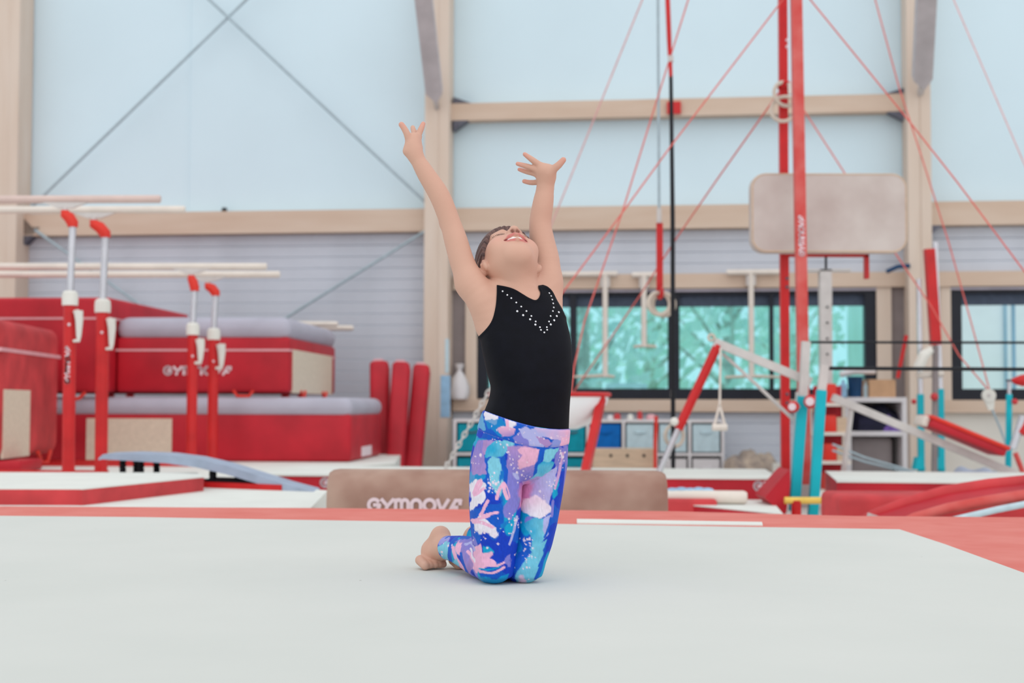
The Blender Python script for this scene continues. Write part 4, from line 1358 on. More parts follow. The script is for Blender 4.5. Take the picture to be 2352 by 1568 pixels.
# ---- grey canvas heap
def heap(name, px0, px1, pytop, Y, zb, m, label, cat, seed, dep=.25, squash=.62):
    rng = random.Random(seed)
    mb = MB()
    x0, x1 = W(px0, 930, Y).x, W(px1, 930, Y).x
    zt_ = W(px0, pytop, Y).z
    n, mm = 22, 14
    vs = []
    for i in range(n + 1):
        u = i / n
        for j in range(mm + 1):
            v = j / mm
            hgt_ = (zt_ - zb) * (math.sin(math.pi * min(max(u * 1.0, .0), 1)) ** squash) * (math.sin(math.pi * v) ** .5)
            hgt_ *= (.72 + .28 * math.sin(u * 9 + seed) * math.cos(v * 5 + seed * 2)) if squash > .3 else (.93 + .05 * math.sin(u * 17 + seed + v * 3) + .03 * math.sin(u * 41 + v * 11))
            vs.append(V3(x0 + (x1 - x0) * u + .02 * math.sin(v * 7 + u * 3), Y - dep + 2 * dep * v, zb + max(hgt_, 0)))
    fs = [[i * (mm + 1) + j, (i + 1) * (mm + 1) + j, (i + 1) * (mm + 1) + j + 1, i * (mm + 1) + j + 1] for i in range(n) for j in range(mm)]
    mb.add(vs, fs)
    return solo(name, mb, m, label, cat)


heap('canvas_heap', 2178, 2316, 1046, 11.0, -.3, M_greybag, 'pale grey canvas heap under the inclined beam', 'fabric', 3)

# ---- cube shelf along the wall with fabric boxes
YS_ = 14.75
ks = SPX(YS_)
zS1 = W(1400, 963, YS_).z
xS = [W(p, 930, YS_).x for p in (1045, 1122, 1199, 1276, 1350, 1432, 1508, 1584, 1660)]
zm = W(1400, 1043, YS_).z
r = thing('cube_shelf', V3((xS[0] + xS[-1]) / 2, YS_ + .19, FLOORZ), 'long low white cube shelf with fabric boxes under the window', 'shelf')
t = .03
part('top_panel', MB().box((xS[0], YS_, zS1 - t), (xS[-1] - xS[0], 0, 0), (0, .38, 0), (0, 0, t)), M_shelf, r, smooth=False)
part('bottom_panel', MB().box((xS[0], YS_, FLOORZ), (xS[-1] - xS[0], 0, 0), (0, .38, 0), (0, 0, t)), M_shelf, r, smooth=False)
part('shelf_panel', MB().box((xS[0], YS_ + .003, zm - t / 2), (xS[-1] - xS[0], 0, 0), (0, .37, 0), (0, 0, t)), M_shelf, r, smooth=False)
part('back_panel', MB().box((xS[0], YS_ + .37, FLOORZ), (xS[-1] - xS[0], 0, 0), (0, .01, 0), (0, 0, zS1 - FLOORZ)), M_shelf, r, smooth=False)
for i, x in enumerate(xS):
    part('side_panel', MB().box((x - t / 2, YS_ - .002, FLOORZ), (t, 0, 0), (0, .38, 0), (0, 0, zS1 - FLOORZ)), M_shelf, r, smooth=False)


def fabric_box(i, row, m, label):
    za, zb = (zm + t / 2 + .002, zS1 - t - .02) if row else (FLOORZ + t + .002, zm - t / 2 - .03)
    x0, x1 = xS[i] + t / 2 + .008, xS[i + 1] - t / 2 - .008
    r = thing('fabric_box', V3((x0 + x1) / 2, YS_ + .17, za), label, 'box', 'fabric boxes in the cube shelf')
    mb = MB()
    w = .01
    mb.box((x0, YS_ + .01, za), (x1 - x0, 0, 0), (0, .33, 0), (0, 0, w))
    mb.box((x0, YS_ + .01, za), (x1 - x0, 0, 0), (0, w, 0), (0, 0, zb - za)).box((x0, YS_ + .33, za), (x1 - x0, 0, 0), (0, w, 0), (0, 0, zb - za))
    mb.box((x0, YS_ + .01, za), (w, 0, 0), (0, .33, 0), (0, 0, zb - za)).box((x1 - w, YS_ + .01, za), (w, 0, 0), (0, .33, 0), (0, 0, zb - za))
    part('box_body', mb, m, r, smooth=False)
    xc = (x0 + x1) / 2
    zc = za + (zb - za) * .72
    hm = MB().tube([V3(xc - .06, YS_ + .008, zc + .005), V3(xc - .03, YS_ - .004, zc - .006), V3(xc + .03, YS_ - .004, zc - .006), V3(xc + .06, YS_ + .008, zc + .005)], .007, 6)
    part('grip', hm, M_darksteel if m is M_tealbox else m, r)


fabric_box(0, 1, M_tealbox, 'teal fabric box in the top row next to the timber post')
fabric_box(1, 1, M_tealbox, 'second teal fabric box of the top row, mostly behind the child')
fabric_box(3, 1, M_tealbox, 'teal fabric box in the top row right beside the chalk bowl')
fabric_box(4, 1, M_bluebox, 'blue fabric box in the top row, only one of its colour')
fabric_box(5, 1, M_palebox, 'leftmost pale blue fabric box in the top row')
fabric_box(6, 1, M_palebox, 'middle pale blue fabric box behind the grey leg tube')
fabric_box(7, 1, M_palebox, 'rightmost pale blue fabric box in the top row')
fabric_box(0, 0, M_tealbox, 'teal fabric box in the bottom row next to the timber post')
fabric_box(3, 0, M_tealbox, 'teal fabric box in the bottom row behind the red leg')
fabric_box(6, 0, M_shelf, 'pale lilac fabric box in the bottom row behind the grey leg tube')
fabric_box(7, 0, M_shelf, 'pale lilac fabric box in the bottom row at the shelf end')
# small things on the shelf
for i, (px, w, h, m, lab, cat) in enumerate(((1418, 16, 14, M_redfaded, 'small red pouch on the cube shelf', 'pouch'), (1448, 14, 12, M_white, 'small white cup on the cube shelf', 'cup'),
                                             (1470, 12, 20, M_redfaded, 'narrow red bottle on the cube shelf', 'bottle'), (1496, 22, 12, M_stripe, 'pink folded cloth on the cube shelf', 'cloth'),
                                             (1402, 14, 10, M_shelf, 'small pale tin on the cube shelf', 'tin'))):
    c = W(px, 963, YS_ + .1)
    b = MB()
    kk = SPX(YS_)
    b.lathe(V3(c.x, YS_ + .12, zS1), [(.001, 0), (w * kk / 2, 0), (w * kk / 2 * 1.05, h * kk * .5), (w * kk / 2 * .8, h * kk * .85), (w * kk * .28, h * kk), (.001, h * kk)], 12)
    solo('shelf_' + cat, b, m, lab, cat)
# red jump ropes hanging at the end of climbing rope
rod('hanging_strap', [W(1507, 955, 13.9), W(1507, 985, 13.9), W(1505, 1018, 13.9), V3(W(1505, 1018, 13.9).x, 13.9, FLOORZ)], 4.2 * SPX(13.9), M_orange, 'short orange red strap standing before the pale boxes', 'strap')
r = thing('gymnastic_rings', W(1545, 1035, 10.62), 'low wooden ring with red strap hanging in front of the pale boxes', 'rings')
part('ring', MB().torus(W(1549, 1000, 10.62), (.5, -1, 0), 24 * SPX(10.9), 4.5 * SPX(10.9), 28, 8), M_ring, r)
part('strap', MB().tube([W(1545, 905, 10.62), W(1544, 985, 10.62)], 3.5 * SPX(10.9), 6), M_redpaint, r)
part('hook', MB().torus(W(1545, 905, 10.57), (1, 0, 0), .06, .010, 16, 6), M_ring, r)

# plywood box with three holes
YPx = 14.0
x0, x1 = W(1363, 930, YPx).x, W(1509, 930, YPx).x
zt_ = W(1430, 1031, YPx).z
r = thing('plywood_box', V3((x0 + x1) / 2, YPx + .2, FLOORZ), 'plywood box with three round holes in front of the cube shelf', 'box')
part('box_body', MB().box((x0, YPx, FLOORZ), (x1 - x0, 0, 0), (0, .4, 0), (0, 0, zt_ - FLOORZ)), M_ply, r, smooth=False)
for px in (1403, 1441, 1479):
    part('hole', MB().tube([W(px, 1046, YPx) - V3(0, .003, 0), W(px, 1046, YPx) + V3(0, .01, 0)], .016, 12), M_black, r)
heap('canvas_bag', 1664, 1792, 1028, 14.3, FLOORZ, M_beigebag, 'crumpled beige canvas bag against the grey wall', 'bag', 5, .3, .16)
solo('paper_roll', MB().lathe(V3(W(1784, 930, 13.9).x, 13.9, FLOORZ), [(.001, 0), (.045, 0), (.045, W(1784, 1063, 13.9).z - FLOORZ), (.02, W(1784, 1063, 13.9).z - FLOORZ), (.001, W(1784, 1063, 13.9).z - FLOORZ - .03)], 16), M_white, 'white paper roll standing beside the beige bag', 'roll')

# notices and bag on the timber post
s_, z_ = sz(1024, 870, .36)
solo('notice_sheet', MB().wbox(sz(1012, 870, .36)[0], sz(1034, 870, .36)[0], sz(1020, 958, .36)[1], sz(1020, 862, .36)[1], .353, .358), M_cyan, 'pale blue notice sheet pinned low on the timber post', 'paper', smooth=False)
solo('notice_strip', MB().wbox(sz(1022, 870, .36)[0], sz(1031, 870, .36)[0], sz(1020, 856, .36)[1], sz(1020, 778, .36)[1], .353, .358), M_palebox, 'narrow pale blue strip pinned above the notice sheet', 'paper', smooth=False)
sb_, _ = sz(1054, 900, .2)
zb_ = w1['z0']
wb_ = MB().lathe(wp(sb_, zb_, .165), [(.001, 0), (.09, 0), (.105, .06), (.10, .14), (.08, .22), (.04, .28), (.022, .31), (.04, .35), (.05, .38), (.02, .385), (.001, .37)], 20)
for i_, v_ in enumerate(wb_.v):
    d_ = v_ - wp(sb_, v_.z, .165)
    k_ = 1 + .10 * math.sin(i_ * 2.1) + .08 * math.sin(v_.z * 40 + i_)
    v_.x, v_.y = v_.x + d_.x * (k_ - 1), v_.y + d_.y * .7 * (k_ - 1)
solo('plastic_bag', wb_, M_shelf, 'white plastic bag standing on the window sill by the post', 'bag')

# ---- right white shelf unit and contents
YW = 13.4
x0, x1 = W(1944, 930, YW).x, W(2083, 930, YW).x
zA, zB_, zC = W(2000, 912, YW).z, W(2000, 990, YW).z, FLOORZ
r = thing('storage_shelf', V3((x0 + x1) / 2, YW + .2, FLOORZ), 'white storage shelf crammed with dark clothes on the right', 'shelf')
t = .045
part('top_panel', MB().box((x0, YW, zA - t), (x1 - x0, 0, 0), (0, .45, 0), (0, 0, t)), M_shelf, r, smooth=False)
part('shelf_panel', MB().box((x0, YW + .002, zB_ - t), (x1 - x0, 0, 0), (0, .45, 0), (0, 0, t)), M_shelf, r, smooth=False)
part('side_panel', MB().box((x0, YW - .002, FLOORZ), (t, 0, 0), (0, .45, 0), (0, 0, zA - FLOORZ)), M_shelf, r, smooth=False)
part('side_panel', MB().box((x1 - t, YW - .002, FLOORZ), (t, 0, 0), (0, .45, 0), (0, 0, zA - FLOORZ)), M_shelf, r, smooth=False)
part('back_panel', MB().box((x0, YW + .45, FLOORZ), (x1 - x0, 0, 0), (0, .01, 0), (0, 0, zA - FLOORZ)), M_taupe, r, smooth=False)
heap('clothes_pile', 1956, 2070, 926, YW + .22, zB_, M_dark, 'dark pile of clothes on the white storage shelf', 'clothes', 2, .18, .2)
heap('purple_garment', 2020, 2070, 950, YW + .1, zB_ + .0, M_purple, 'purple garment at the right of the dark clothes pile', 'clothes', 7, .08, .4)
solo('grey_case', MB().rbox(V3(W(1958, 930, YW).x, YW + .1, FLOORZ + .0), (W(2058, 930, YW).x - W(1958, 930, YW).x, 0, 0), (0, .3, 0), (0, 0, W(2000, 1003, YW).z - FLOORZ), .05, 3), M_taupe, 'taupe grey case in the lower bay of the white shelf', 'case')
solo('cardboard_box', MB().box((W(2001, 930, YW).x, YW + .05, zA), (W(2061, 930, YW).x - W(2001, 930, YW).x, 0, 0), (0, .3, 0), (0, 0, W(2030, 871, YW).z - zA)), M_card, 'cardboard box on top of the white storage shelf', 'box', smooth=False)
r = thing('plastic_bin', V3(W(1972, 930, YW).x, YW + .15, zA), 'navy blue plastic bin on top of the white shelf', 'bin')
xw = W(1990, 930, YW).x - W(1956, 930, YW).x
part('bin_body', MB().lathe(V3(W(1973, 930, YW).x, YW + .15, zA), [(.001, 0), (xw * .42, 0), (xw * .52, W(1972, 866, YW).z - zA), (xw * .47, W(1972, 866, YW).z - zA), (xw * .38, .02), (.001, .02)], 20), M_navy, r)
part('bin_rim', MB().torus(V3(W(1973, 930, YW).x, YW + .15, W(1972, 866, YW).z), (0, 0, 1), xw * .51, .01, 20, 6), M_navy, r)
for (px, w, pt_, m, lab) in ((1944, 18, 872, M_cyan, 'pale bottle left of the navy bin'), (1996, 10, 876, M_palebox, 'slim pale bottle between the bin and the cardboard box')):
    kk = SPX(YW)
    h_ = W(px, pt_, YW).z - zA
    solo('plastic_bottle', MB().lathe(V3(W(px, 930, YW).x, YW + .12, zA), [(.001, 0), (w * kk / 2, 0), (w * kk / 2, h_ * .7), (w * kk * .2, h_ * .85), (w * kk * .2, h_), (.001, h_)], 14), m, lab, 'bottle')
rod('white_tray', [W(1930, 860, YW + .3), W(1960, 853, YW + .3), W(2010, 852, YW + .3)], .03, M_shelf, 'white rolled sheet lying behind the navy bin', 'roll')
# red bin rack
YR_ = 12.6
x0, x1 = W(1886, 930, YR_).x, W(1952, 930, YR_).x
r = thing('bin_rack', V3((x0 + x1) / 2, YR_ + .2, FLOORZ), 'beige rack with red back next to the teal legs', 'shelf')
part('back_panel', MB().box((x0, YR_ + .32, FLOORZ), (x1 - x0, 0, 0), (0, .01, 0), (0, 0, W(1900, 885, YR_).z - FLOORZ)), M_red, r, smooth=False)
zs_ = []
for py in (925, 992, 1058, 1125):
    z = W(1900, py, YR_).z
    zs_.append(z)
    part('shelf_panel', MB().box((x0 - .05, YR_, z - .03), (x1 - x0 + .06, 0, 0), (0, .32, 0), (0, 0, .03)), M_bar, r, smooth=False)
for x in (x0 - .05, x1):
    part('side_post', MB().box((x, YR_ + .3, FLOORZ), (.03, 0, 0), (0, .03, 0), (0, 0, zs_[0] - FLOORZ)), M_bar, r, smooth=False)
for i, z in enumerate(zs_):
    solo('red_bin', MB().rbox(V3(W(1896, 930, YR_).x, YR_ + .03, z), (.105, 0, 0), (0, .2, 0), (0, 0, .15 if i else .17), .012, 2), M_orange,
         'red storage bin on the %s shelf of the beige rack' % ('top', 'second', 'third', 'lowest')[i], 'bin', 'red bins on the rack')
    if i in (1, 2):
        solo('carton', MB().box((W(1924, 930, YR_).x, YR_ + .04, z), (.09, 0, 0), (0, .2, 0), (0, 0, .13)), M_ply, 'beige carton beside the red bin on the %s shelf' % ('top', 'second', 'third')[i], 'box', 'cartons on the rack', smooth=False)

# ---- mini trampoline at the right edge
Yt = 6.75
kt = SPX(Yt)


def arcp(pts, Y):
    return [W(x, y, Y) for x, y in pts]


gx = W(2240, 1185, Yt)
r = thing('mini_trampoline', V3(gx.x, Yt, -.3), 'mini trampoline with curved red pads and white tube at the right edge', 'trampoline')
A1 = [(1960, 1206), (2005, 1183), (2080, 1158), (2170, 1133), (2270, 1117), (2360, 1108), (2460, 1104), (2560, 1110)]
A2 = [(2040, 1212), (2100, 1187), (2180, 1166), (2270, 1150), (2360, 1137), (2460, 1130), (2560, 1134)]
A3 = [(2130, 1212), (2180, 1196), (2230, 1184), (2290, 1170), (2352, 1158), (2450, 1150), (2560, 1152)]
part('rear_pad', MB().tube(arcp(A1, Yt + .35), [x * kt for x in (10, 14, 17, 19, 19, 19, 19, 17)], 14), M_redfaded, r)
part('front_pad', MB().tube(arcp(A2, Yt), [x * kt for x in (7, 10, 12, 13, 14, 14, 13)], 14), M_redchalk, r)
part('frame_tube', MB().tube(arcp(A3, Yt - .05), 7.5 * kt, 12), M_palebox, r)
for (px, py) in ((2190, 1181), (2230, 1172), (2240, 1170), (2290, 1158), (2318, 1152), (2345, 1147)):
    part('elastic', MB().tube([W(px, py + 8, Yt - .02), W(px + 3, py + 15, Yt - .05)], 4.5 * kt, 6), M_black, r)
bed = MB()
n1, n2 = arcp(A1, Yt + .33), arcp(A2, Yt + .03)
for i in range(len(n2) - 1):
    bed.add([n1[i], n1[i + 1], n2[i + 1], n2[i]], [[0, 1, 2, 3]])
part('bed', bed, M_red, r)
part('support', MB().beam(V3(W(2450, 0, Yt).x, Yt + .1, -.3), W(2450, 1128, Yt + .1), .06, .06, (0, 1, 0)), M_steel, r, smooth=False)
part('support', MB().beam(V3(W(2010, 0, Yt).x, Yt + .3, -.3), W(2010, 1182, Yt + .3), .06, .06, (0, 1, 0)), M_steel, r, smooth=False)

rod('dark_strap', [wp(*sz(2036, 624, .36), .36), wp(*sz(2062, 612, .36), .36), wp(*sz(2090, 610, .36), .36)], .022, M_navy, 'short dark strap tied to the right timber post', 'strap')

# ================================================================== THE CHILD (one continuous body surface from a signed distance field)
YP = 3.23
SP = F / YP                      # photo pixels per metre at the child's depth
CAMN = np.array(CAMP)
RN, UN, DN = np.array(_r), np.array(_u), np.array(_d)


def J(px, py, dd=0.0):
    return np.array(W(px, py, YP + dd))


PSI = math.radians(24)
hb_ = np.array([math.sin(PSI), -math.cos(PSI), 0.0])     # forwards
rb_d = np.array([math.cos(PSI), math.sin(PSI), 0.0])     # towards the child's left

VX = 0.0022
lo = np.array([-0.30, YP - 0.17, -0.012])
hi = np.array([0.165, YP + 0.40, 1.075])
NX, NY, NZ = [int(math.ceil((hi[i] - lo[i]) / VX)) + 1 for i in range(3)]
D = np.full((NX, NY, NZ), 0.03, np.float32)
DH = np.full((NX, NY, NZ), 0.03, np.float32)      # head and neck, joined to the body at the end
gx_ = (lo[0] + VX * np.arange(NX)).astype(np.float32)
gy_ = (lo[1] + VX * np.arange(NY)).astype(np.float32)
gz_ = (lo[2] + VX * np.arange(NZ)).astype(np.float32)


def sub(bmin, bmax):
    i0 = [max(0, int((bmin[i] - lo[i]) / VX)) for i in range(3)]
    i1 = [min((NX, NY, NZ)[i], int((bmax[i] - lo[i]) / VX) + 2) for i in range(3)]
    sl = tuple(slice(a, b) for a, b in zip(i0, i1))
    return sl, gx_[sl[0]][:, None, None], gy_[sl[1]][None, :, None], gz_[sl[2]][None, None, :]


def blend(T, sl, d, k):
    A = T[sl]
    if k > 0:
        h = np.maximum(k - np.abs(A - d), 0) / k
        T[sl] = np.minimum(A, d) - h * h * k * 0.25
    else:
        T[sl] = np.minimum(A, d)


def carve(T, sl, d, k):
    A = T[sl]
    d = -d
    h = np.maximum(k - np.abs(A - d), 0) / k if k > 0 else 0
    T[sl] = np.maximum(A, d) + (h * h * k * 0.25 if k > 0 else 0)


def d_cone(x, y, z, a, b, ra, rb):
    ab = b - a
    L2 = float(ab @ ab) + 1e-12
    t = ((x - a[0]) * ab[0] + (y - a[1]) * ab[1] + (z - a[2]) * ab[2]) / L2
    t = np.clip(t, 0, 1)
    q = np.sqrt((x - a[0] - t * ab[0]) ** 2 + (y - a[1] - t * ab[1]) ** 2 + (z - a[2] - t * ab[2]) ** 2)
    return q - (ra + (rb - ra) * t)


def cone(a, b, ra, rb, k=0.012, T=None, cut=False):
    T = D if T is None else T
    a, b = np.array(a, float), np.array(b, float)
    m = max(ra, rb) + 0.035
    sl, x, y, z = sub(np.minimum(a, b) - m, np.maximum(a, b) + m)
    d = d_cone(x, y, z, a, b, ra, rb)
    (carve if cut else blend)(T, sl, d, k)


def chain(nodes, k=0.012, T=None, sub_n=4):
    """smooth tapered limb through the nodes (spline in position and radius), blended once into the field"""
    T = D if T is None else T
    P = [np.append(np.array(a, float), r_) for a, r_ in nodes]
    out = []
    for i in range(len(P) - 1):
        p0, p1, p2, p3 = P[max(i - 1, 0)], P[i], P[i + 1], P[min(i + 2, len(P) - 1)]
        n_ = sub_n if len(P) > 2 else 1
        for q_ in range(n_):
            t = q_ / n_
            out.append(.5 * ((2 * p1) + (-p0 + p2) * t + (2 * p0 - 5 * p1 + 4 * p2 - p3) * t * t + (-p0 + 3 * p1 - 3 * p2 + p3) * t ** 3))
    out.append(P[-1])
    A_ = np.array(out)
    m = A_[:, 3].max() + .035
    sl, x, y, z = sub(A_[:, :3].min(0) - m, A_[:, :3].max(0) + m)
    d = None
    for a_, b_ in zip(out[:-1], out[1:]):
        e_ = d_cone(x, y, z, a_[:3], b_[:3], a_[3], b_[3])
        d = e_ if d is None else np.minimum(d, e_)
    blend(T, sl, d.astype(np.float32), k)


def ell(c, R, rad, k=0.012, T=None, cut=False):
    """ellipsoid, axes = rows of R"""
    T = D if T is None else T
    c = np.array(c, float)
    m = max(rad) + 0.035
    sl, x, y, z = sub(c - m, c + m)
    q = [((x - c[0]) * R[i][0] + (y - c[1]) * R[i][1] + (z - c[2]) * R[i][2]) for i in range(3)]
    k0 = np.sqrt(sum((q[i] / rad[i]) ** 2 for i in range(3)))
    k1 = np.sqrt(sum((q[i] / rad[i] ** 2) ** 2 for i in range(3))) + 1e-9
    d = k0 * (k0 - 1) / k1
    (carve if cut else blend)(T, sl, d.astype(np.float32), k)


def stack(rows, k, ex=2.3):
    """elliptic tube along z; rows: (z, cx, cy, a, b)"""
    rows = sorted(rows)
    Z = np.array([r_[0] for r_ in rows])
    zz = gz_
    def interp(i):
        V = np.array([r_[i] for r_ in rows])
        # smooth (cosine-free) cubic via dense resample + box filter
        zd = np.linspace(Z[0] - .03, Z[-1] + .03, 400)
        vd = np.interp(zd, Z, V)
        w = 17
        pad = np.pad(vd, w // 2, mode='edge')
        vd = np.convolve(pad, np.ones(w) / w, 'valid')
        return np.interp(zz, zd, vd)
    cx_, cy_, a_, b_ = [interp(i) for i in (1, 2, 3, 4)]
    m = 0.16
    xm, ym = float(np.mean(cx_)), float(np.mean(cy_))
    sl, x, y, z = sub(np.array([xm - m, ym - m, Z[0] - .04]), np.array([xm + m, ym + m, Z[-1] + .04]))
    s3 = sl[2]
    CXx, CYy, A_, B_ = [v[s3][None, None, :].astype(np.float32) for v in (cx_, cy_, a_, b_)]
    dx, dy = x - CXx, y - CYy
    p = (dx * rb_d[0] + dy * rb_d[1]) / A_
    q = (dx * hb_[0] + dy * hb_[1]) / B_
    rr = (np.abs(p) ** ex + np.abs(q) ** ex) ** (1 / ex)
    d = (rr - 1) * np.minimum(A_, B_)
    d = np.maximum(d, np.maximum(Z[0] - z, z - Z[-1])).astype(np.float32)
    blend(D, sl, d, k)


def row(py, cx, dd, a, b):
    p = J(cx, py, dd)
    return (p[2], p[0], p[1], a, b)


# torso
stack([row(664, 1196, .055, .062, .045), row(682, 1197, .05, .080, .056), row(720, 1202, .038, .096, .067), row(770, 1206, .022, .104, .075), row(800, 1210, .012, .102, .079),
       row(850, 1216, .0, .0965, .079), row(890, 1220, -.004, .0885, .077), row(920, 1216, 0, .0900, .077), row(945, 1210, .004, .095, .079), row(985, 1203, .012, .101, .083),
       row(1020, 1198, .018, .102, .087), row(1050, 1193, .022, .102, .089), row(1075, 1192, .022, .088, .080), row(1092, 1194, .018, .058, .062), row(1106, 1195, .014, .022, .035)], 0.014)
# thighs
stack([row(1020, 1146, .0, .046, .070), row(1060, 1141, -.002, .0505, .070), row(1100, 1139, -.008, .0515, .066), row(1150, 1137, -.012, .0515, .062), row(1200, 1137, -.014, .049, .057), row(1250, 1137, -.014, .0445, .051),
       row(1295, 1136, -.016, .037, .043), row(1318, 1136, -.014, .034, .038)], 0.010)
stack([row(1020, 1244, .046, .046, .070), row(1060, 1243, .045, .0505, .070), row(1100, 1237, .040, .0515, .066), row(1150, 1231, .034, .0495, .060), row(1200, 1225, .028, .047, .056), row(1250, 1217, .022, .0435, .050),
       row(1295, 1208, .014, .037, .042), row(1318, 1204, .012, .034, .038)], 0.006)
# knees
cone(J(1137, 1298, -.022), J(1133, 1299, .0), .036, .036, .012)
cone(J(1206, 1298, .004), J(1200, 1299, .024), .036, .036, .010)
# shins
chain([(J(1132, 1292, .01), .040), (J(1106, 1283, .075), .040), (J(1072, 1268, .14), .034), (J(1040, 1259, .205), .026), (J(1020, 1259, .245), .0245)], .014)
chain([(J(1200, 1292, .03), .040), (J(1176, 1283, .095), .040), (J(1148, 1268, .16), .034), (J(1118, 1260, .225), .026), (J(1098, 1258, .262), .0245)], .010)


# feet: toes tucked under, sole facing back
def foot(dx, dd, toes=True):
    o = lambda px, py, d: J(px + dx, py, d + dd)
    ank = o(1022, 1258, .245)
    cone(ank, o(1012, 1231, .272), .024, .0215, .012)                 # heel
    cone(o(1012, 1229, .274), o(990, 1262, .288), .0205, .022, .014)   # sole
    cone(ank, o(990, 1275, .276), .023, .020, .016)                     # instep
    cone(o(992, 1262, .286), o(986, 1284, .28), .022, .0170, .012)
    ball = o(988, 1285, .276)
    side = np.array([rb_d[0], rb_d[1], 0])
    for i, t in enumerate((-.026, -.012, .002, .015, .026)):
        b0 = ball + side * t
        ln = (1.0, .92, .85, .76, .66)[i]
        tip = b0 + hb_ * .036 * ln + np.array([0, 0, -.010])
        tip[2] = max(tip[2], .0085)
        b0 = b0.copy(); b0[2] = max(b0[2], .014)
        cone(b0, tip, .0125, .0082 if i else .0105, .006)


foot(0, 0)
foot(76, .02)

# neck and trapezius
for T_ in (D, DH):
    chain([(J(1193, 705, .045), .050), (J(1185, 662, .048), .047)], .02, T_)
chain([(J(1185, 662, .048), .047), (J(1176, 622, .056), .0495)], .02, DH)
chain([(J(1150, 668, .03), .034), (J(1185, 660, .06), .036)], .02)
chain([(J(1205, 660, .06), .034), (J(1246, 672, .085), .032)], .02)

# viewer-left arm (child's right)
chain([(J(1124, 742, .012), .033), (J(1112, 695, .008), .038), (J(1081, 652, .014), .0315)], .018)
chain([(J(1081, 652, .014), .0315), (J(1061, 600, .02), .0282), (J(1047, 552, .026), .0268), (J(1034, 511, .03), .0240), (J(1011, 452, .028), .0238),
       (J(979, 400, .03), .0208), (J(960, 368, .032), .0172), (J(953, 354, .034), .0168)], .02)
cone(J(1024, 515, .040), J(1028, 509, .038), .012, .012, .012)
# viewer-right arm (child's left)
chain([(J(1254, 742, .085), .034), (J(1252, 692, .094), .040), (J(1251, 650, .104), .039)], .022)
chain([(J(1251, 650, .104), .039), (J(1252, 600, .112), .0345), (J(1245, 552, .118), .0295), (J(1241, 513, .12), .0262), (J(1246, 475, .118), .0250), (J(1250, 450, .118), .0228),
       (J(1253, 426, .118), .0178)], .02)

# viewer-left hand: seen along the palm edge, bent back
hk = .006
chain([(J(953, 354, .034), .0165), (J(949, 338, .036), .0185), (J(950, 318, .042), .0145)], .012)
cone(J(934, 347, .03), J(940, 336, .034), .0085, .0085, .012)
cone(J(956, 340, .05), J(955, 322, .056), .0145, .0125, .012)


def finger(pts, k=.004):
    chain([(J(a, b, c), r_ * 1.13 / SP) for a, b, c, r_ in pts], k)


finger([(941, 326, .034, 8.5), (935, 308, .03, 7.2), (929, 296, .03, 6.6), (922, 286, .03, 6.0)])
finger([(957, 322, .05, 7.4), (963, 306, .054, 6.6), (968, 294, .057, 6.0), (972, 284, .06, 4.8)])
finger([(952, 320, .056, 6.8), (951, 306, .068, 6.0), (948, 293, .082, 5.2)])
finger([(956, 322, .066, 6.4), (958, 308, .086, 5.6), (956, 303, .106, 5.0)])
finger([(960, 326, .07, 6.0), (964, 315, .086, 5.2), (964, 312, .1, 4.6)])

# viewer-right hand: fan of fingers to the left, thumb to the right
chain([(J(1253, 426, .118), .0175), (J(1255, 408, .112), .0195), (J(1252, 394, .106), .0185)], .012)
cone(J(1245, 404, .112), J(1242, 388, .106), .0135, .0125, .012)
cone(J(1262, 404, .108), J(1266, 392, .102), .0145, .0125, .012)
finger([(1246, 387, .104, 10), (1236, 377, .100, 7.4), (1220, 365, .096, 6.2), (1205, 354, .094, 4.6)])
finger([(1240, 394, .106, 9), (1226, 387, .104, 6.6), (1207, 381, .104, 5.9), (1189, 376, .106, 4.6)])
finger([(1240, 402, .112, 8.5), (1226, 398, .116, 6.2), (1209, 394, .12, 5.5), (1193, 389, .124, 4.4)])
finger([(1246, 412, .118, 8.5), (1234, 418, .128, 6.2), (1218, 419, .132, 5.6), (1204, 416, .134, 4.8)])
finger([(1262, 398, .100, 12), (1272, 388, .094, 8.8), (1283, 379, .09, 7.6), (1294, 367, .088, 6.2)])

# ---- head
PH, TT = math.radians(18), math.radians(71)
HS = 0.93
RLH = math.radians(4)
hh = np.array([math.sin(PH), -math.cos(PH), 0.0])
rh = np.array([math.cos(PH), math.sin(PH), 0.0])
zz_ = np.array([0, 0, 1.0])
fh = math.cos(TT) * hh + math.sin(TT) * zz_
uh = -math.sin(TT) * hh + math.cos(TT) * zz_
_rh, _uh = rh.copy(), uh.copy()
rh = _rh * math.cos(RLH) - _uh * math.sin(RLH)
uh = _uh * math.cos(RLH) + _rh * math.sin(RLH)
HR = np.array([rh, fh, uh])
EARM = J(1168, 622, .056)
HO = EARM - HR.T @ np.array([0, -.012, -.012]) * HS


def hl(x, y, z):
    return HO + (rh * x + fh * y + uh * z) * HS


def hell(x, y, z, a, b, c, k=.012, T=None, cut=False):
    T = DH if T is None else T
    ell(hl(x, y, z), HR, (a * HS, b * HS, c * HS), k, T, cut)


def hcone(p, q, ra, rb, k=.008, cut=False):
    cone(hl(*p), hl(*q), ra * HS, rb * HS, k, DH, cut)


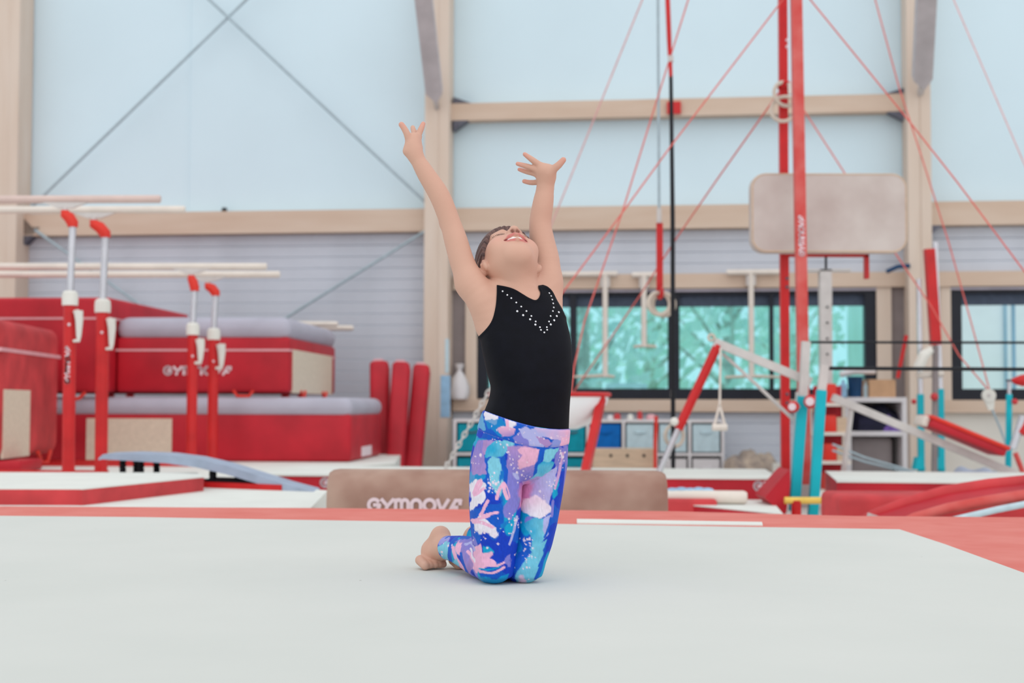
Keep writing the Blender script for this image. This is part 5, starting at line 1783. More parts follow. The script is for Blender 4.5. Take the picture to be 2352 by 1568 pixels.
hell(0, -.010, .022, .0705, .087, .078, .01)                  # skull
hell(0, .020, -.030, .0580, .064, .062, .02)                  # face mass
hell(0, .046, -.074, .0225, .022, .020, .022)                 # chin
for s in (-1, 1):
    hcone((s * .044, .004, -.038), (s * .019, .045, -.076), .0160, .0145, .024)   # jaw
    hell(s * .036, .047, -.032, .0275, .026, .028, .018)      # cheeks
    hell(s * .029, .0655, .002, .0165, .0125, .011, .008)     # closed eyelids
    hcone((s * .018, .078, .019), (s * .040, .065, .018), .0085, .008, .012)      # brow
hcone((0, .076, .008), (0, .0925, -.020), .0080, .0105, .010)  # nose
hell(0, .0955, -.025, .0112, .0100, .0100, .006)
for s in (-1, 1):
    hell(s * .0115, .0885, -.030, .0080, .0085, .0078, .005)
    hell(s * .0068, .0925, -.0372, .0048, .0085, .0075, .0008, cut=True)
hell(0, .0715, -.044, .028, .0165, .0150, .014)               # muzzle
# smiling mouth: opening, lips, teeth ridge
mp_ = [(-.0290, .0690, -.0520), (-.017, .0800, -.0570), (0, .0850, -.0595), (.017, .0800, -.0570), (.0290, .0690, -.0520)]
for i, (a_, b_) in enumerate(zip(mp_[:-1], mp_[1:])):
    hcone(a_, b_, (.0036, .0056, .0062, .0056)[i], (.0056, .0062, .0056, .0036)[i], .002, cut=True)
ulp = [(-.0300, .0690, -.0490), (-.016, .0838, -.0488), (-.005, .0895, -.0485), (0, .0893, -.0494), (.005, .0895, -.0485), (.016, .0838, -.0488), (.0300, .0690, -.0490)]
llp = [(-.0285, .0680, -.0545), (-.015, .0765, -.0640), (0, .0805, -.0665), (.015, .0765, -.0640), (.0285, .0680, -.0545)]
for P_, r0, r1 in ((ulp, .0024, .0042), (llp, .0024, .0048)):
    for i, (a_, b_) in enumerate(zip(P_[:-1], P_[1:])):
        n_ = len(P_) - 1
        f0, f1 = 1 - abs(2 * i / n_ - 1), 1 - abs(2 * (i + 1) / n_ - 1)
        hcone(a_, b_, r0 + (r1 - r0) * f0, r0 + (r1 - r0) * f1, .003)
tth = [(-.018, .0745, -.0555), (-.008, .0800, -.0560), (.008, .0800, -.0560), (.018, .0745, -.0555)]
for a_, b_ in zip(tth[:-1], tth[1:]):
    hcone(a_, b_, .0036, .0036, .001)
# ears
for s in (-1, 1):
    ER = np.array([rh * math.cos(.5) * s - fh * math.sin(.5), fh * math.cos(.5) + rh * s * math.sin(.5), uh])
    ell(hl(s * .0690, -.008, -.016), ER, (.0075, .0195, .0290), .003, DH)
    ell(hl(s * .0760, -.001, -.014), ER, (.0075, .0125, .0190), .0015, DH, True)
    ell(hl(s * .0660, .004, -.043), ER, (.0085, .0115, .0120), .002, DH)
    hcone((s * .0680, .011, -.018), (s * .0670, .010, -.030), .0042, .0046, .002)


# ---- surface nets
def surface_nets(T):
    S = T < 0
    nx, ny, nz = T.shape
    cnt = np.zeros((nx - 1, ny - 1, nz - 1), np.uint8)
    for a in (0, 1):
        for b in (0, 1):
            for c in (0, 1):
                cnt += S[a:nx - 1 + a, b:ny - 1 + b, c:nz - 1 + c]
    act = (cnt > 0) & (cnt < 8)
    del cnt
    ci = np.argwhere(act)
    idx = np.full(act.shape, -1, np.int32)
    idx[act] = np.arange(len(ci))
    corners = np.array([[a, b, c] for a in (0, 1) for b in (0, 1) for c in (0, 1)])
    vals = np.stack([T[ci[:, 0] + q[0], ci[:, 1] + q[1], ci[:, 2] + q[2]] for q in corners], 1)
    acc = np.zeros((len(ci), 3)); num = np.zeros(len(ci))
    for i in range(8):
        for j in range(i + 1, 8):
            if np.abs(corners[i] - corners[j]).sum() != 1:
                continue
            v0, v1 = vals[:, i], vals[:, j]
            m = (v0 < 0) != (v1 < 0)
            t = np.where(m, v0 / np.where(m, v0 - v1, 1), 0)
            p = corners[i][None] + t[:, None] * (corners[j] - corners[i])[None]
            acc += np.where(m[:, None], p, 0)
            num += m
    V = (ci + acc / num[:, None]) * VX + lo
    Fs = []
    for ax in range(3):
        s0 = [slice(None)] * 3; s1 = [slice(None)] * 3
        s0[ax] = slice(0, -1); s1[ax] = slice(1, None)
        ch = S[tuple(s0)] != S[tuple(s1)]
        e = np.argwhere(ch)
        o1, o2 = (ax + 1) % 3, (ax + 2) % 3
        dims = [nx, ny, nz]
        ok = (e[:, o1] > 0) & (e[:, o2] > 0) & (e[:, o1] < dims[o1] - 1) & (e[:, o2] < dims[o2] - 1)
        e = e[ok]
        flip = S[e[:, 0], e[:, 1], e[:, 2]]
        q = []
        for (d1, d2) in ((-1, -1), (0, -1), (0, 0), (-1, 0)):
            c = e.copy(); c[:, o1] += d1; c[:, o2] += d2
            q.append(idx[c[:, 0], c[:, 1], c[:, 2]])
        q = np.stack(q, 1)
        q[~flip] = q[~flip][:, ::-1]
        Fs.append(q)
    return V, np.concatenate(Fs)


def normals(V, Q):
    n = np.cross(V[Q[:, 2]] - V[Q[:, 0]], V[Q[:, 3]] - V[Q[:, 1]])
    N = np.zeros_like(V)
    for i in range(4):
        for c in range(3):
            N[:, c] += np.bincount(Q[:, i], n[:, c], len(V))
    return N / (np.linalg.norm(N, axis=1, keepdims=True) + 1e-12)


def relax(V, Q, it=1, lam=.5):
    deg = np.zeros(len(V))
    for i in range(4):
        deg += np.bincount(Q[:, i], minlength=len(V)) * 2
    for _ in range(it):
        A_ = np.zeros_like(V)
        for i in range(4):
            for o_ in (1, 3):
                for c in range(3):
                    A_[:, c] += np.bincount(Q[:, i], V[Q[:, (i + o_) % 4], c], len(V))
        V = V + lam * (A_ / deg[:, None] - V)
    return V


def proj(V):
    v = V - CAMN
    dz = v @ DN
    return np.stack([CX + F * (v @ RN) / dz, CY - F * (v @ UN) / dz], 1)


blend(D, (slice(None),) * 3, DH, .0035)
del DH
V, Q = surface_nets(D)
# drop everything but what is connected enough: keep all; flatten the contact with the floor
V = relax(V, Q, 1, .5)
V[:, 2] = np.maximum(V[:, 2], 0.0012)
N = normals(V, Q)
PXY = proj(V)
HLc = (V - HO) @ HR.T / HS         # head-local coordinates


def np_mesh(name, V, Q, m, parent, root, cols=None):
    me = bpy.data.meshes.new(name)
    Vl = (V - np.array(root)).astype(np.float32)
    nq = len(Q); k = Q.shape[1]
    me.vertices.add(len(Vl)); me.vertices.foreach_set('co', Vl.ravel())
    me.loops.add(nq * k); me.loops.foreach_set('vertex_index', Q.ravel().astype(np.int32))
    me.polygons.add(nq); me.polygons.foreach_set('loop_start', (np.arange(nq) * k).astype(np.int32))
    me.polygons.foreach_set('use_smooth', np.ones(nq, bool))
    me.update(calc_edges=True)
    me.validate()
    me.materials.append(m)
    if cols is not None:
        at = me.color_attributes.new('print', 'FLOAT_COLOR', 'POINT')
        at.data.foreach_set('color', np.concatenate([cols, np.ones((len(cols), 1))], 1).astype(np.float32).ravel())
    o = bpy.data.objects.new(name, me)
    COL.objects.link(o)
    if parent is not None:
        o.parent = parent
    return o


def attr_mat(name, rough, spec=.3, bump=0.0, bscale=300., noise=.0, nscale=30., sheen=0.0):
    m = bpy.data.materials.new(name)
    m.use_nodes = True
    nt = m.node_tree
    b = nt.nodes['Principled BSDF']
    b.inputs['Roughness'].default_value = rough
    b.inputs['Specular IOR Level'].default_value = spec
    at = nt.nodes.new('ShaderNodeVertexColor'); at.layer_name = 'print'
    tc = nt.nodes.new('ShaderNodeTexCoord')
    nz = nt.nodes.new('ShaderNodeTexNoise'); nz.inputs['Scale'].default_value = nscale; nz.inputs['Detail'].default_value = 4
    nt.links.new(tc.outputs['Object'], nz.inputs['Vector'])
    mr = nt.nodes.new('ShaderNodeMapRange'); mr.inputs['To Min'].default_value = 1 - noise; mr.inputs['To Max'].default_value = 1 + noise
    nt.links.new(nz.outputs[0], mr.inputs[0])
    mx = nt.nodes.new('ShaderNodeVectorMath'); mx.operation = 'SCALE'
    nt.links.new(at.outputs[0], mx.inputs[0]); nt.links.new(mr.outputs[0], mx.inputs['Scale'])
    nt.links.new(mx.outputs[0], b.inputs['Base Color'])
    if bump:
        n2 = nt.nodes.new('ShaderNodeTexNoise'); n2.inputs['Scale'].default_value = bscale
        nt.links.new(tc.outputs['Object'], n2.inputs['Vector'])
        bp = nt.nodes.new('ShaderNodeBump'); bp.inputs['Strength'].default_value = bump; bp.inputs['Distance'].default_value = .003
        nt.links.new(n2.outputs[0], bp.inputs['Height']); nt.links.new(bp.outputs[0], b.inputs['Normal'])
    return m


PROOT = Vector((float(J(1165, 1320, .03)[0]), YP + .03, 0.0))
# ---- skin colours, with nostril and ear-crease shade painted in
skin = np.tile(np.array(lin((210, 166, 146))), (len(V), 1))


def tint(center, rad, rgb, amt, local=True):
    q = HLc if local else V
    d2 = ((q - np.array(center)) ** 2).sum(1)
    w = amt * np.exp(-d2 / rad ** 2)
    skin[:] = skin * (1 - w[:, None]) + np.array(lin(rgb)) * w[:, None]


def seg_d(q, a, b):
    a, b = np.array(a), np.array(b)
    ab = b - a
    t = np.clip(((q - a) @ ab) / (ab @ ab), 0, 1)
    return np.linalg.norm(q - a - t[:, None] * ab, axis=1)


nearhead = np.linalg.norm(V - HO, axis=1) < .17
hd_i = np.where(nearhead)[0]
for s in (-1, 1):
    tint((s * .037, .07, -.035), .02, (226, 160, 146), .45)
    tint((s * .0068, .0930, -.0360), .0062, (104, 30, 34), .97)  # dark of the shallow nostrils, shade painted into the colour
    tint((s * .069, .0, -.014), .011, (176, 84, 76), .7)
    tint((s * .060, .012, -.046), .006, (190, 120, 100), .6)  # crease shade around the ear, painted as a darker tint
q = HLc[hd_i]
lipd = np.minimum.reduce([seg_d(q, a_, b_) for a_, b_ in zip(ulp[:-1], ulp[1:])] + [seg_d(q, a_, b_) for a_, b_ in zip(llp[:-1], llp[1:])])
w = np.clip((.0054 - lipd) / .0014, 0, 1) * .8
skin[hd_i] = skin[hd_i] * (1 - w[:, None]) + np.array(lin((204, 106, 106))) * w[:, None]
mod = np.minimum.reduce([seg_d(q, a_, b_) for a_, b_ in zip(mp_[:-1], mp_[1:])])
w = np.clip((.0040 - mod) / .001, 0, 1) * .8
skin[hd_i] = skin[hd_i] * (1 - w[:, None]) + np.array(lin((130, 50, 52))) * w[:, None]
thd = np.minimum.reduce([seg_d(q, a_, b_) for a_, b_ in zip(tth[:-1], tth[1:])])
w = np.clip((.0046 - thd) / .0008, 0, 1)
skin[hd_i] = skin[hd_i] * (1 - w[:, None]) + np.array(lin((244, 240, 236))) * w[:, None]
for s in (-1, 1):
    brd = np.minimum(seg_d(q, (s * .014, .088, .021), (s * .030, .081, .025)), seg_d(q, (s * .030, .081, .025), (s * .045, .066, .020)))
    w = np.clip((.0075 - brd) / .003, 0, 1) * .6
    skin[hd_i] = skin[hd_i] * (1 - w[:, None]) + np.array(lin((120, 88, 76))) * w[:, None]
    lid = np.minimum(seg_d(q, (s * .014, .076, -.001), (s * .029, .0795, -.006)), seg_d(q, (s * .029, .0795, -.006), (s * .044, .068, -.001)))
    w = np.clip((.0026 - lid) / .0012, 0, 1) * .85
    skin[hd_i] = skin[hd_i] * (1 - w[:, None]) + np.array(lin((70, 45, 42))) * w[:, None]
# rosier finger ends, heels and toes
for (px, py, dd) in ((922, 286, .03), (972, 284, .06), (1205, 354, .094), (1189, 376, .106), (1193, 389, .124), (1204, 416, .134), (1294, 367, .088)):
    tint(J(px, py, dd), .014, (226, 150, 136), .5, False)
tint(J(985, 1285, .28), .03, (206, 150, 130), .4, False)

M_skin = attr_mat('skin', .55, .3, .08, 500, .04, 25)
person = np_mesh('person', V, Q, M_skin, None, PROOT, skin)
person.location = PROOT
set_props(person, 'child kneeling on the white floor in black leotard and painted leggings, both arms raised', 'person')


# ---- clothing: clipped, offset copies of the body surface
def clip(V, Q, f):
    """keep f>=0 of a quad mesh -> triangles with interpolated border"""
    T = np.concatenate([Q[:, [0, 1, 2]], Q[:, [0, 2, 3]]])
    ins = f[T] >= 0
    c = ins.sum(1)
    keep = [T[c == 3]]
    newv = []
    base = len(V)
    cache = {}

    def cut(a, b):
        key = (a, b) if a < b else (b, a)
        if key not in cache:
            t = f[a] / (f[a] - f[b])
            cache[key] = base + len(newv)
            newv.append((a, b, t))
        return cache[key]
    ex = []
    for tri, i_ in zip(T[c == 1], ins[c == 1]):
        k = int(np.argmax(i_)); a, b, d = tri[k], tri[(k + 1) % 3], tri[(k + 2) % 3]
        ex.append([a, cut(a, b), cut(a, d)])
    for tri, i_ in zip(T[c == 2], ins[c == 2]):
        k = int(np.argmin(i_)); a, b, d = tri[k], tri[(k + 1) % 3], tri[(k + 2) % 3]
        p, q_ = cut(a, b), cut(a, d)
        ex.append([p, b, d]); ex.append([p, d, q_])
    if newv:
        ia = np.array([x[0] for x in newv]); ib = np.array([x[1] for x in newv]); tt_ = np.array([x[2] for x in newv])[:, None]
    else:
        ia = ib = np.zeros(0, int); tt_ = np.zeros((0, 1))
    Tn = np.concatenate(keep + ([np.array(ex)] if ex else []))
    used = np.unique(Tn)
    remap = np.full(base + len(newv), -1); remap[used] = np.arange(len(used))

    def lift(A_):
        return np.concatenate([A_, A_[ia] * (1 - tt_) + A_[ib] * tt_])[used]
    return remap[Tn], lift, f


def poly_sdf(P, poly):
    poly = np.array(poly, float)
    d = np.full(len(P), 1e9); inside = np.zeros(len(P), bool)
    n = len(poly)
    for i in range(n):
        a, b = poly[i], poly[(i + 1) % n]
        ab = b - a
        t = np.clip(((P - a) @ ab) / (ab @ ab + 1e-9), 0, 1)
        d = np.minimum(d, np.hypot(*(P - a - t[:, None] * ab).T))
        cnd = ((a[1] > P[:, 1]) != (b[1] > P[:, 1]))
        with np.errstate(divide='ignore', invalid='ignore'):
            xi = (b[0] - a[0]) * (P[:, 1] - a[1]) / (b[1] - a[1]) + a[0]
        inside ^= cnd & (P[:, 0] < xi)
    return np.where(inside, d, -d)


def spline(pts, n=8):
    pts = [np.array(p, float) for p in pts]
    out = []
    for i in range(len(pts) - 1):
        p0, p1, p2, p3 = pts[max(i - 1, 0)], pts[i], pts[i + 1], pts[min(i + 2, len(pts) - 1)]
        for k in range(n):
            t = k / n
            out.append(.5 * ((2 * p1) + (-p0 + p2) * t + (2 * p0 - 5 * p1 + 4 * p2 - p3) * t * t + (-p0 + 3 * p1 - 3 * p2 + p3) * t ** 3))
    out.append(pts[-1])
    return out


neck_l = spline([(1141, 655), (1160, 658), (1180, 664), (1200, 676), (1215, 685), (1229, 690), (1237, 684), (1240, 673), (1236, 664), (1235, 657)])
strap_r = spline([(1246, 655), (1258, 660), (1268, 670), (1278, 690), (1288, 707), (1297, 724), (1312, 742)])
arm_l = spline([(1080, 790), (1103, 770), (1121, 752), (1132, 733), (1138, 706), (1140, 680), (1141, 655)])
leo_poly = [tuple(p) for p in neck_l] + [tuple(p) for p in strap_r] + [(1400, 760), (1400, 1030), (1060, 1030), (1060, 800)] + [tuple(p) for p in arm_l[:-1]]
headmask = np.linalg.norm(V - HO, axis=1)
fl = poly_sdf(PXY, leo_poly) / SP
Tl, lift, _ = clip(V, Q, fl)
Vl, Nl, fl_ = lift(V), lift(N), lift(fl[:, None])[:, 0]
rim = np.clip((fl_ - .0005) / .004, 0, 1)
off = .0020 + .0014 * np.exp(-((fl_ - .003) / .0022) ** 2)
M_leo = mat('black_leotard_fabric', (9, 10, 20), .7, .1, 40, .08, 900, spec=.15)
leo = np_mesh('leotard', Vl + Nl * off[:, None], Tl, M_leo, person, PROOT)
leo['label'] = 'black sleeveless leotard with rhinestones in a V'

# leggings: below the waist line, in front of the ankle cuffs
wl = np.array(spline([(1040, 915), (1117, 944), (1150, 956), (1190, 969), (1230, 979), (1270, 984), (1304, 984), (1360, 978)]))
waist = (PXY[:, 1] - np.interp(PXY[:, 0], wl[:, 0], wl[:, 1])) / SP
kneeP = J(1133, 1299, 0)
back = -(V - kneeP) @ hb_
cuffd = .247 + np.where(V[:, 0] > float(J(1060, 1260, .22)[0]), .022, 0) - back + .18 * (V[:, 2] - .045)
fg = np.minimum(waist, cuffd)
Tg, lift, _ = clip(V, Q, fg)
Vg, Ng, fg_ = lift(V), lift(N), lift(fg[:, None])[:, 0]
Pg = proj(Vg)
off = np.full(len(Vg), .0042)
# soft folds behind and around the knee
fold = .0012 * np.sin((Pg[:, 0] * .35 + Pg[:, 1] * .18)) * np.exp(-(((Pg[:, 0] - 1090) / 22) ** 2 + ((Pg[:, 1] - 1280) / 30) ** 2))
Vgo = Vg + Ng * (off + fold)[:, None]
Vgo[:, 2] = np.maximum(Vgo[:, 2], 0.0006)

# ---- painted print
C_blue, C_royal, C_cyan, C_aqua, C_lil, C_pink, C_white, C_mauve, C_per = [np.array(lin(c)) for c in (
    (6, 88, 196), (10, 60, 190), (0, 160, 205), (126, 200, 222), (128, 124, 206), (236, 178, 208), (232, 226, 238), (172, 138, 196), (176, 178, 228))]


def vnoise(P, sc, seed):
    rs = np.random.RandomState(seed)
    tab = rs.rand(64, 64, 64)
    p = P * sc
    i = np.floor(p).astype(int); f = p - i
    f = f * f * (3 - 2 * f)
    r_ = 0
    for a in (0, 1):
        for b in (0, 1):
            for c in (0, 1):
                w_ = (f[:, 0] if a else 1 - f[:, 0]) * (f[:, 1] if b else 1 - f[:, 1]) * (f[:, 2] if c else 1 - f[:, 2])
                r_ = r_ + w_ * tab[(i[:, 0] + a) % 64, (i[:, 1] + b) % 64, (i[:, 2] + c) % 64]
    return r_


jit = np.stack([vnoise(Vg, 90, 1) - .5, vnoise(Vg, 90, 2) - .5], 1) * 8 + np.stack([vnoise(Vg, 230, 3) - .5, vnoise(Vg, 230, 4) - .5], 1) * 2
PJ = Pg + jit
g = np.tile(C_blue, (len(Vg), 1))
g = np.where((vnoise(Vg, 26, 11) > .52)[:, None], C_royal, g)
n12 = vnoise(Vg * np.array([1, 1, .5]), 30, 12)
w = np.clip((n12 - .66) / .06, 0, 1)[:, None]; g = g * (1 - w) + C_cyan * w
n13 = vnoise(Vg * np.array([1, 1, .6]), 24, 13)
w = np.clip((n13 - .74) / .02, 0, 1)[:, None]; g = g * (1 - w) + C_lil * w


def patch(poly_, col, soft=1.8, amt=1.0, rough=True, col2=None, cdir=(0, 1)):
    global g
    P = PJ if rough else Pg
    d = poly_sdf(P, poly_)
    w = (np.clip(d / soft + .5, 0, 1) * amt)[:, None]
    c_ = col
    if col2 is not None:
        pp = np.array(poly_, float) @ np.array(cdir, float)
        t = np.clip((Pg @ np.array(cdir, float) - pp.min()) / (pp.max() - pp.min()), 0, 1)[:, None]
        t = np.clip(t + (vnoise(Vg, 60, 21)[:, None] - .5) * .6, 0, 1)
        c_ = col * (1 - t) + col2 * t
    g = g * (1 - w) + c_ * w


def stroke(pts, rad, col, soft=1.2, rough=False):
    global g
    P = PJ if rough else Pg + jit * .25
    sp = np.array(spline(pts, 6))
    d = np.full(len(P), 1e9)
    for a_, b_ in zip(sp[:-1], sp[1:]):
        ab = b_ - a_
        t = np.clip(((P - a_) @ ab) / (ab @ ab + 1e-9), 0, 1)
        d = np.minimum(d, np.hypot(*(P - a_ - t[:, None] * ab).T))
    w = np.clip((rad - d) / soft + .5, 0, 1)[:, None]
    g = g * (1 - w) + col * w


# below the waistband, left thigh
patch([(1086, 1085), (1110, 1080), (1118, 1100), (1100, 1112), (1084, 1110)], C_cyan, amt=.7)
patch([(1088, 1000), (1118, 1008), (1112, 1035), (1096, 1040)], C_cyan)
patch([(1092, 1035), (1104, 1008), (1122, 1010), (1115, 1060), (1118, 1090), (1090, 1090), (1086, 1060)], C_lil, col2=C_mauve)
patch([(1112, 1010), (1140, 1010), (1122, 1045), (1112, 1042)], C_mauve)
patch([(1140, 1008), (1182, 1018), (1160, 1048), (1135, 1052), (1118, 1048), (1124, 1026)], C_cyan, col2=C_aqua, cdir=(1, 0))
patch([(1122, 1062), (1132, 1050), (1150, 1052), (1150, 1080), (1158, 1110), (1150, 1140), (1140, 1130), (1132, 1110), (1122, 1085)], C_aqua)
patch([(1146, 1080), (1154, 1080), (1156, 1102), (1150, 1110), (1144, 1095)], C_blue * .7 + C_cyan * .3)
patch([(1166, 1022), (1205, 1022), (1236, 1030), (1230, 1062), (1218, 1098), (1195, 1108), (1175, 1098), (1162, 1070), (1170, 1045)], C_mauve, col2=C_lil)
patch([(1195, 1024), (1236, 1030), (1226, 1066), (1192, 1076), (1188, 1058), (1198, 1045), (1190, 1035)], C_pink, col2=C_pink * .9)
patch([(1177, 1085), (1190, 1084), (1190, 1098), (1180, 1098)], C_per)
patch([(1252, 1030), (1278, 1028), (1272, 1050), (1258, 1062), (1242, 1060)], C_aqua)
patch([(1240, 1060), (1272, 1058), (1262, 1082), (1232, 1098), (1216, 1098), (1232, 1082)], C_cyan, col2=C_aqua)
patch([(1278, 1026), (1302, 1026), (1296, 1060), (1280, 1080), (1272, 1060)], C_lil)
patch([(1196, 1105), (1218, 1098), (1250, 1085), (1278, 1070), (1272, 1110), (1258, 1160), (1230, 1150), (1192, 1165), (1190, 1130)], C_mauve, col2=C_per, cdir=(1, -.3))
patch([(1190, 1110), (1214, 1100), (1226, 1112), (1218, 1150), (1205, 1170), (1188, 1165)], np.array(lin((206, 130, 180))), soft=8)
patch([(1266, 1115), (1280, 1090), (1284, 1110), (1268, 1150)], C_cyan)
patch([(1207, 1145), (1225, 1138), (1240, 1140), (1262, 1160), (1264, 1170), (1255, 1182), (1238, 1190), (1222, 1186), (1206, 1178), (1196, 1165)], C_pink * .5 + C_white * .5, col2=C_white, soft=3)
patch([(1084, 1112), (1090, 1105), (1108, 1100), (1117, 1112), (1117, 1142), (1108, 1160), (1100, 1158), (1092, 1172), (1084, 1170)], C_white)
stroke([(1092, 1132), (1104, 1104), (1108, 1112), (1094, 1136), (1114, 1122)], 3.4, C_pink)
stroke([(1141, 1144), (1146, 1126), (1156, 1110), (1158, 1128), (1164, 1144)], 3.8, C_pink)
stroke([(1160, 1112), (1166, 1128), (1172, 1155)], 1.3, C_pink)
stroke([(1122, 1150), (1110, 1175), (1108, 1184), (1124, 1180), (1142, 1175)], 3.4, C_pink)
patch([(1155, 1165), (1168, 1145), (1188, 1140), (1184, 1172), (1172, 1190), (1156, 1186)], C_lil)
patch([(1090, 1195), (1104, 1186), (1120, 1194), (1136, 1210), (1146, 1226), (1138, 1236), (1124, 1224), (1114, 1220), (1108, 1230), (1096, 1216)], C_white, soft=2)
stroke([(1088, 1194), (1108, 1190), (1124, 1184)], 3.0, C_pink)
stroke([(1090, 1198), (1112, 1200), (1132, 1210)], 3.4, C_pink)
stroke([(1184, 1185), (1174, 1230), (1168, 1248)], 2.6, C_per)
patch([(1150, 1202), (1166, 1190), (1172, 1196), (1150, 1218)], C_blue * .6 + C_cyan * .4)
patch([(1090, 1228), (1098, 1240), (1104, 1250), (1092, 1250)], C_lil)
# left knee
patch([(1094, 1252), (1108, 1248), (1112, 1268), (1130, 1266), (1134, 1272), (1128, 1282), (1142, 1288), (1138, 1296), (1118, 1300), (1098, 1312), (1086, 1300), (1090, 1275)], C_pink)
stroke([(1120, 1296), (1140, 1298), (1158, 1290)], 2.8, C_pink)
stroke([(1106, 1310), (1132, 1314), (1156, 1302)], 2.6, C_pink)
patch([(1112, 1252), (1124, 1254), (1134, 1268), (1114, 1270)], C_cyan)
stroke([(1104, 1304), (1126, 1307), (1146, 1300)], 1.4, C_cyan)
patch([(1158, 1272), (1170, 1268), (1168, 1300), (1160, 1300)], C_lil)
patch([(1100, 1318), (1130, 1326), (1165, 1316), (1160, 1336), (1105, 1336)], C_cyan, amt=.7)
# right thigh and knee
patch([(1205, 1200), (1228, 1190), (1252, 1190), (1262, 1184), (1258, 1215), (1240, 1245), (1228, 1280), (1220, 1262), (1218, 1225)], C_cyan, col2=C_aqua, cdir=(1, .3))
patch([(1248, 1190), (1264, 1180), (1256, 1225), (1246, 1235)], C_per)
stroke([(1264, 1184), (1256, 1216), (1248, 1232)], 2.2, C_blue)
patch([(1228, 1262), (1240, 1245), (1252, 1238), (1244, 1280), (1232, 1310), (1222, 1336), (1186, 1336), (1190, 1312), (1204, 1290)], C_aqua * .75 + C_cyan * .25)
stroke([(1251, 1250), (1244, 1278), (1234, 1300)], 1.6, C_blue)
patch([(1194, 1322), (1204, 1320), (1206, 1334), (1192, 1334)], C_pink, soft=4, amt=.7)
patch([(1184, 1240), (1196, 1230), (1200, 1262), (1188, 1280)], C_blue * .6 + C_cyan * .4)
stroke([(1272, 1120), (1280, 1090), (1290, 1040)], 3.0, C_pink * .6 + C_lil * .4)
stroke([(1268, 1150), (1264, 1185)], 2.6, C_lil)
# lower leg
patch([(1000, 1240), (1032, 1236), (1034, 1246), (1010, 1252)], C_lil * .5 + C_per * .5)
patch([(1006, 1256), (1030, 1246), (1040, 1252), (1034, 1290), (1020, 1284)], C_aqua)
stroke([(1050, 1240), (1040, 1252), (1036, 1272), (1040, 1300)], 4.5, C_blue)
patch([(1048, 1244), (1092, 1238), (1092, 1300), (1080, 1316), (1068, 1290), (1060, 1260), (1052, 1252)], C_lil, col2=C_mauve)
patch([(1048, 1256), (1056, 1244), (1064, 1252), (1060, 1272), (1052, 1272)], C_pink)
stroke([(1044, 1258), (1050, 1278), (1062, 1296), (1076, 1316)], 3.4, C_pink)
stroke([(1062, 1270), (1068, 1292), (1080, 1322)], 2.6, C_blue)
stroke([(1072, 1252), (1086, 1250), (1094, 1262)], 3.0, C_per)
stroke([(1078, 1268), (1090, 1284), (1098, 1312)], 3.2, C_pink)
stroke([(1084, 1262), (1094, 1290)], 2.0, C_white)
patch([(1042, 1290), (1050, 1284), (1060, 1300), (1052, 1304)], C_aqua)
# splatter dots
rs = np.random.RandomState(5)
clusters = [(1130, 1112, 14, 30), (1100, 1055, 12, 10), (1168, 1048, 12, 12), (1178, 1200, 16, 24), (1212, 1240, 14, 18), (1210, 1285, 16, 20), (1284, 1050, 10, 14), (1262, 1120, 10, 10), (1116, 985, 8, 6), (1020, 1270, 16, 10),
            (1200, 1080, 20, 14), (1150, 1000, 18, 10), (1248, 1150, 20, 8), (1110, 1215, 20, 10), (1150, 1250, 24, 10)]
for (cx_, cy_, sp_, n_) in clusters:
    for _ in range(n_):
        px_, py_ = rs.normal(cx_, sp_ * .6), rs.normal(cy_, sp_)
        rr_ = abs(rs.normal(0, .9)) + .7
        d = np.hypot(Pg[:, 0] - px_, (Pg[:, 1] - py_) * .9)
        w = np.clip(rr_ - d + .5, 0, 1)[:, None]
        g = g * (1 - w) + (C_white * .7 + C_pink * .3) * w
# brush texture
bt = (vnoise(Vg * np.array([1, 1, .35]), 420, 31) - .5)[:, None]
g = np.clip(g * (1 + .22 * bt), 0, 1)
M_leg = attr_mat('painted_leggings_fabric', .6, .25, .1, 900, .02, 60)
leg = np_mesh('leggings', Vgo, Tg, M_leg, person, PROOT, g)
leg['label'] = 'leggings with blue, teal, pink and white brush-stroke print'

# waistband: thicker double layer
sm = np.array(spline([(1040, 960), (1100, 987), (1122, 997), (1150, 1007), (1190, 1020), (1230, 1026), (1270, 1027), (1302, 1021), (1360, 1010)]))
upf = (np.interp(PXY[:, 0], sm[:, 0], sm[:, 1]) - PXY[:, 1]) / SP
fw = np.minimum(waist, upf)
Tw, lift, _ = clip(V, Q, fw)
Vw, Nw, fw_ = lift(V), lift(N), lift(fw[:, None])[:, 0]
Pg = proj(Vw)
Vg_keep = Vg
Vg = Vw
jit = np.stack([vnoise(Vg, 90, 1) - .5, vnoise(Vg, 90, 2) - .5], 1) * 8 + np.stack([vnoise(Vg, 230, 3) - .5, vnoise(Vg, 230, 4) - .5], 1) * 2
PJ = Pg + jit
g = np.tile(C_blue, (len(Vw), 1))
g = np.where((vnoise(Vw, 26, 11) > .55)[:, None], C_royal, g)
patch([(1100, 985), (1112, 945), (1122, 990)], C_aqua, amt=.6)
patch([(1118, 938), (1146, 950), (1144, 972), (1132, 976), (1120, 964)], C_white)
patch([(1120, 965), (1150, 960), (1180, 985), (1180, 1000), (1150, 1000), (1126, 985)], C_blue * .4 + C_cyan * .6, amt=.8)
patch([(1158, 955), (1188, 968), (1176, 984), (1164, 978)], C_white)
stroke([(1166, 966), (1168, 984)], 3.4, C_pink)
patch([(1146, 984), (1160, 978), (1184, 984), (1182, 996), (1166, 1004), (1154, 1000)], C_mauve, col2=C_pink, cdir=(0, -1))
patch([(1180, 1005), (1200, 985), (1218, 1024), (1184, 1018)], C_lil)
patch([(1192, 986), (1206, 978), (1214, 984), (1228, 980), (1250, 1010), (1246, 1030), (1214, 1024)], C_per)
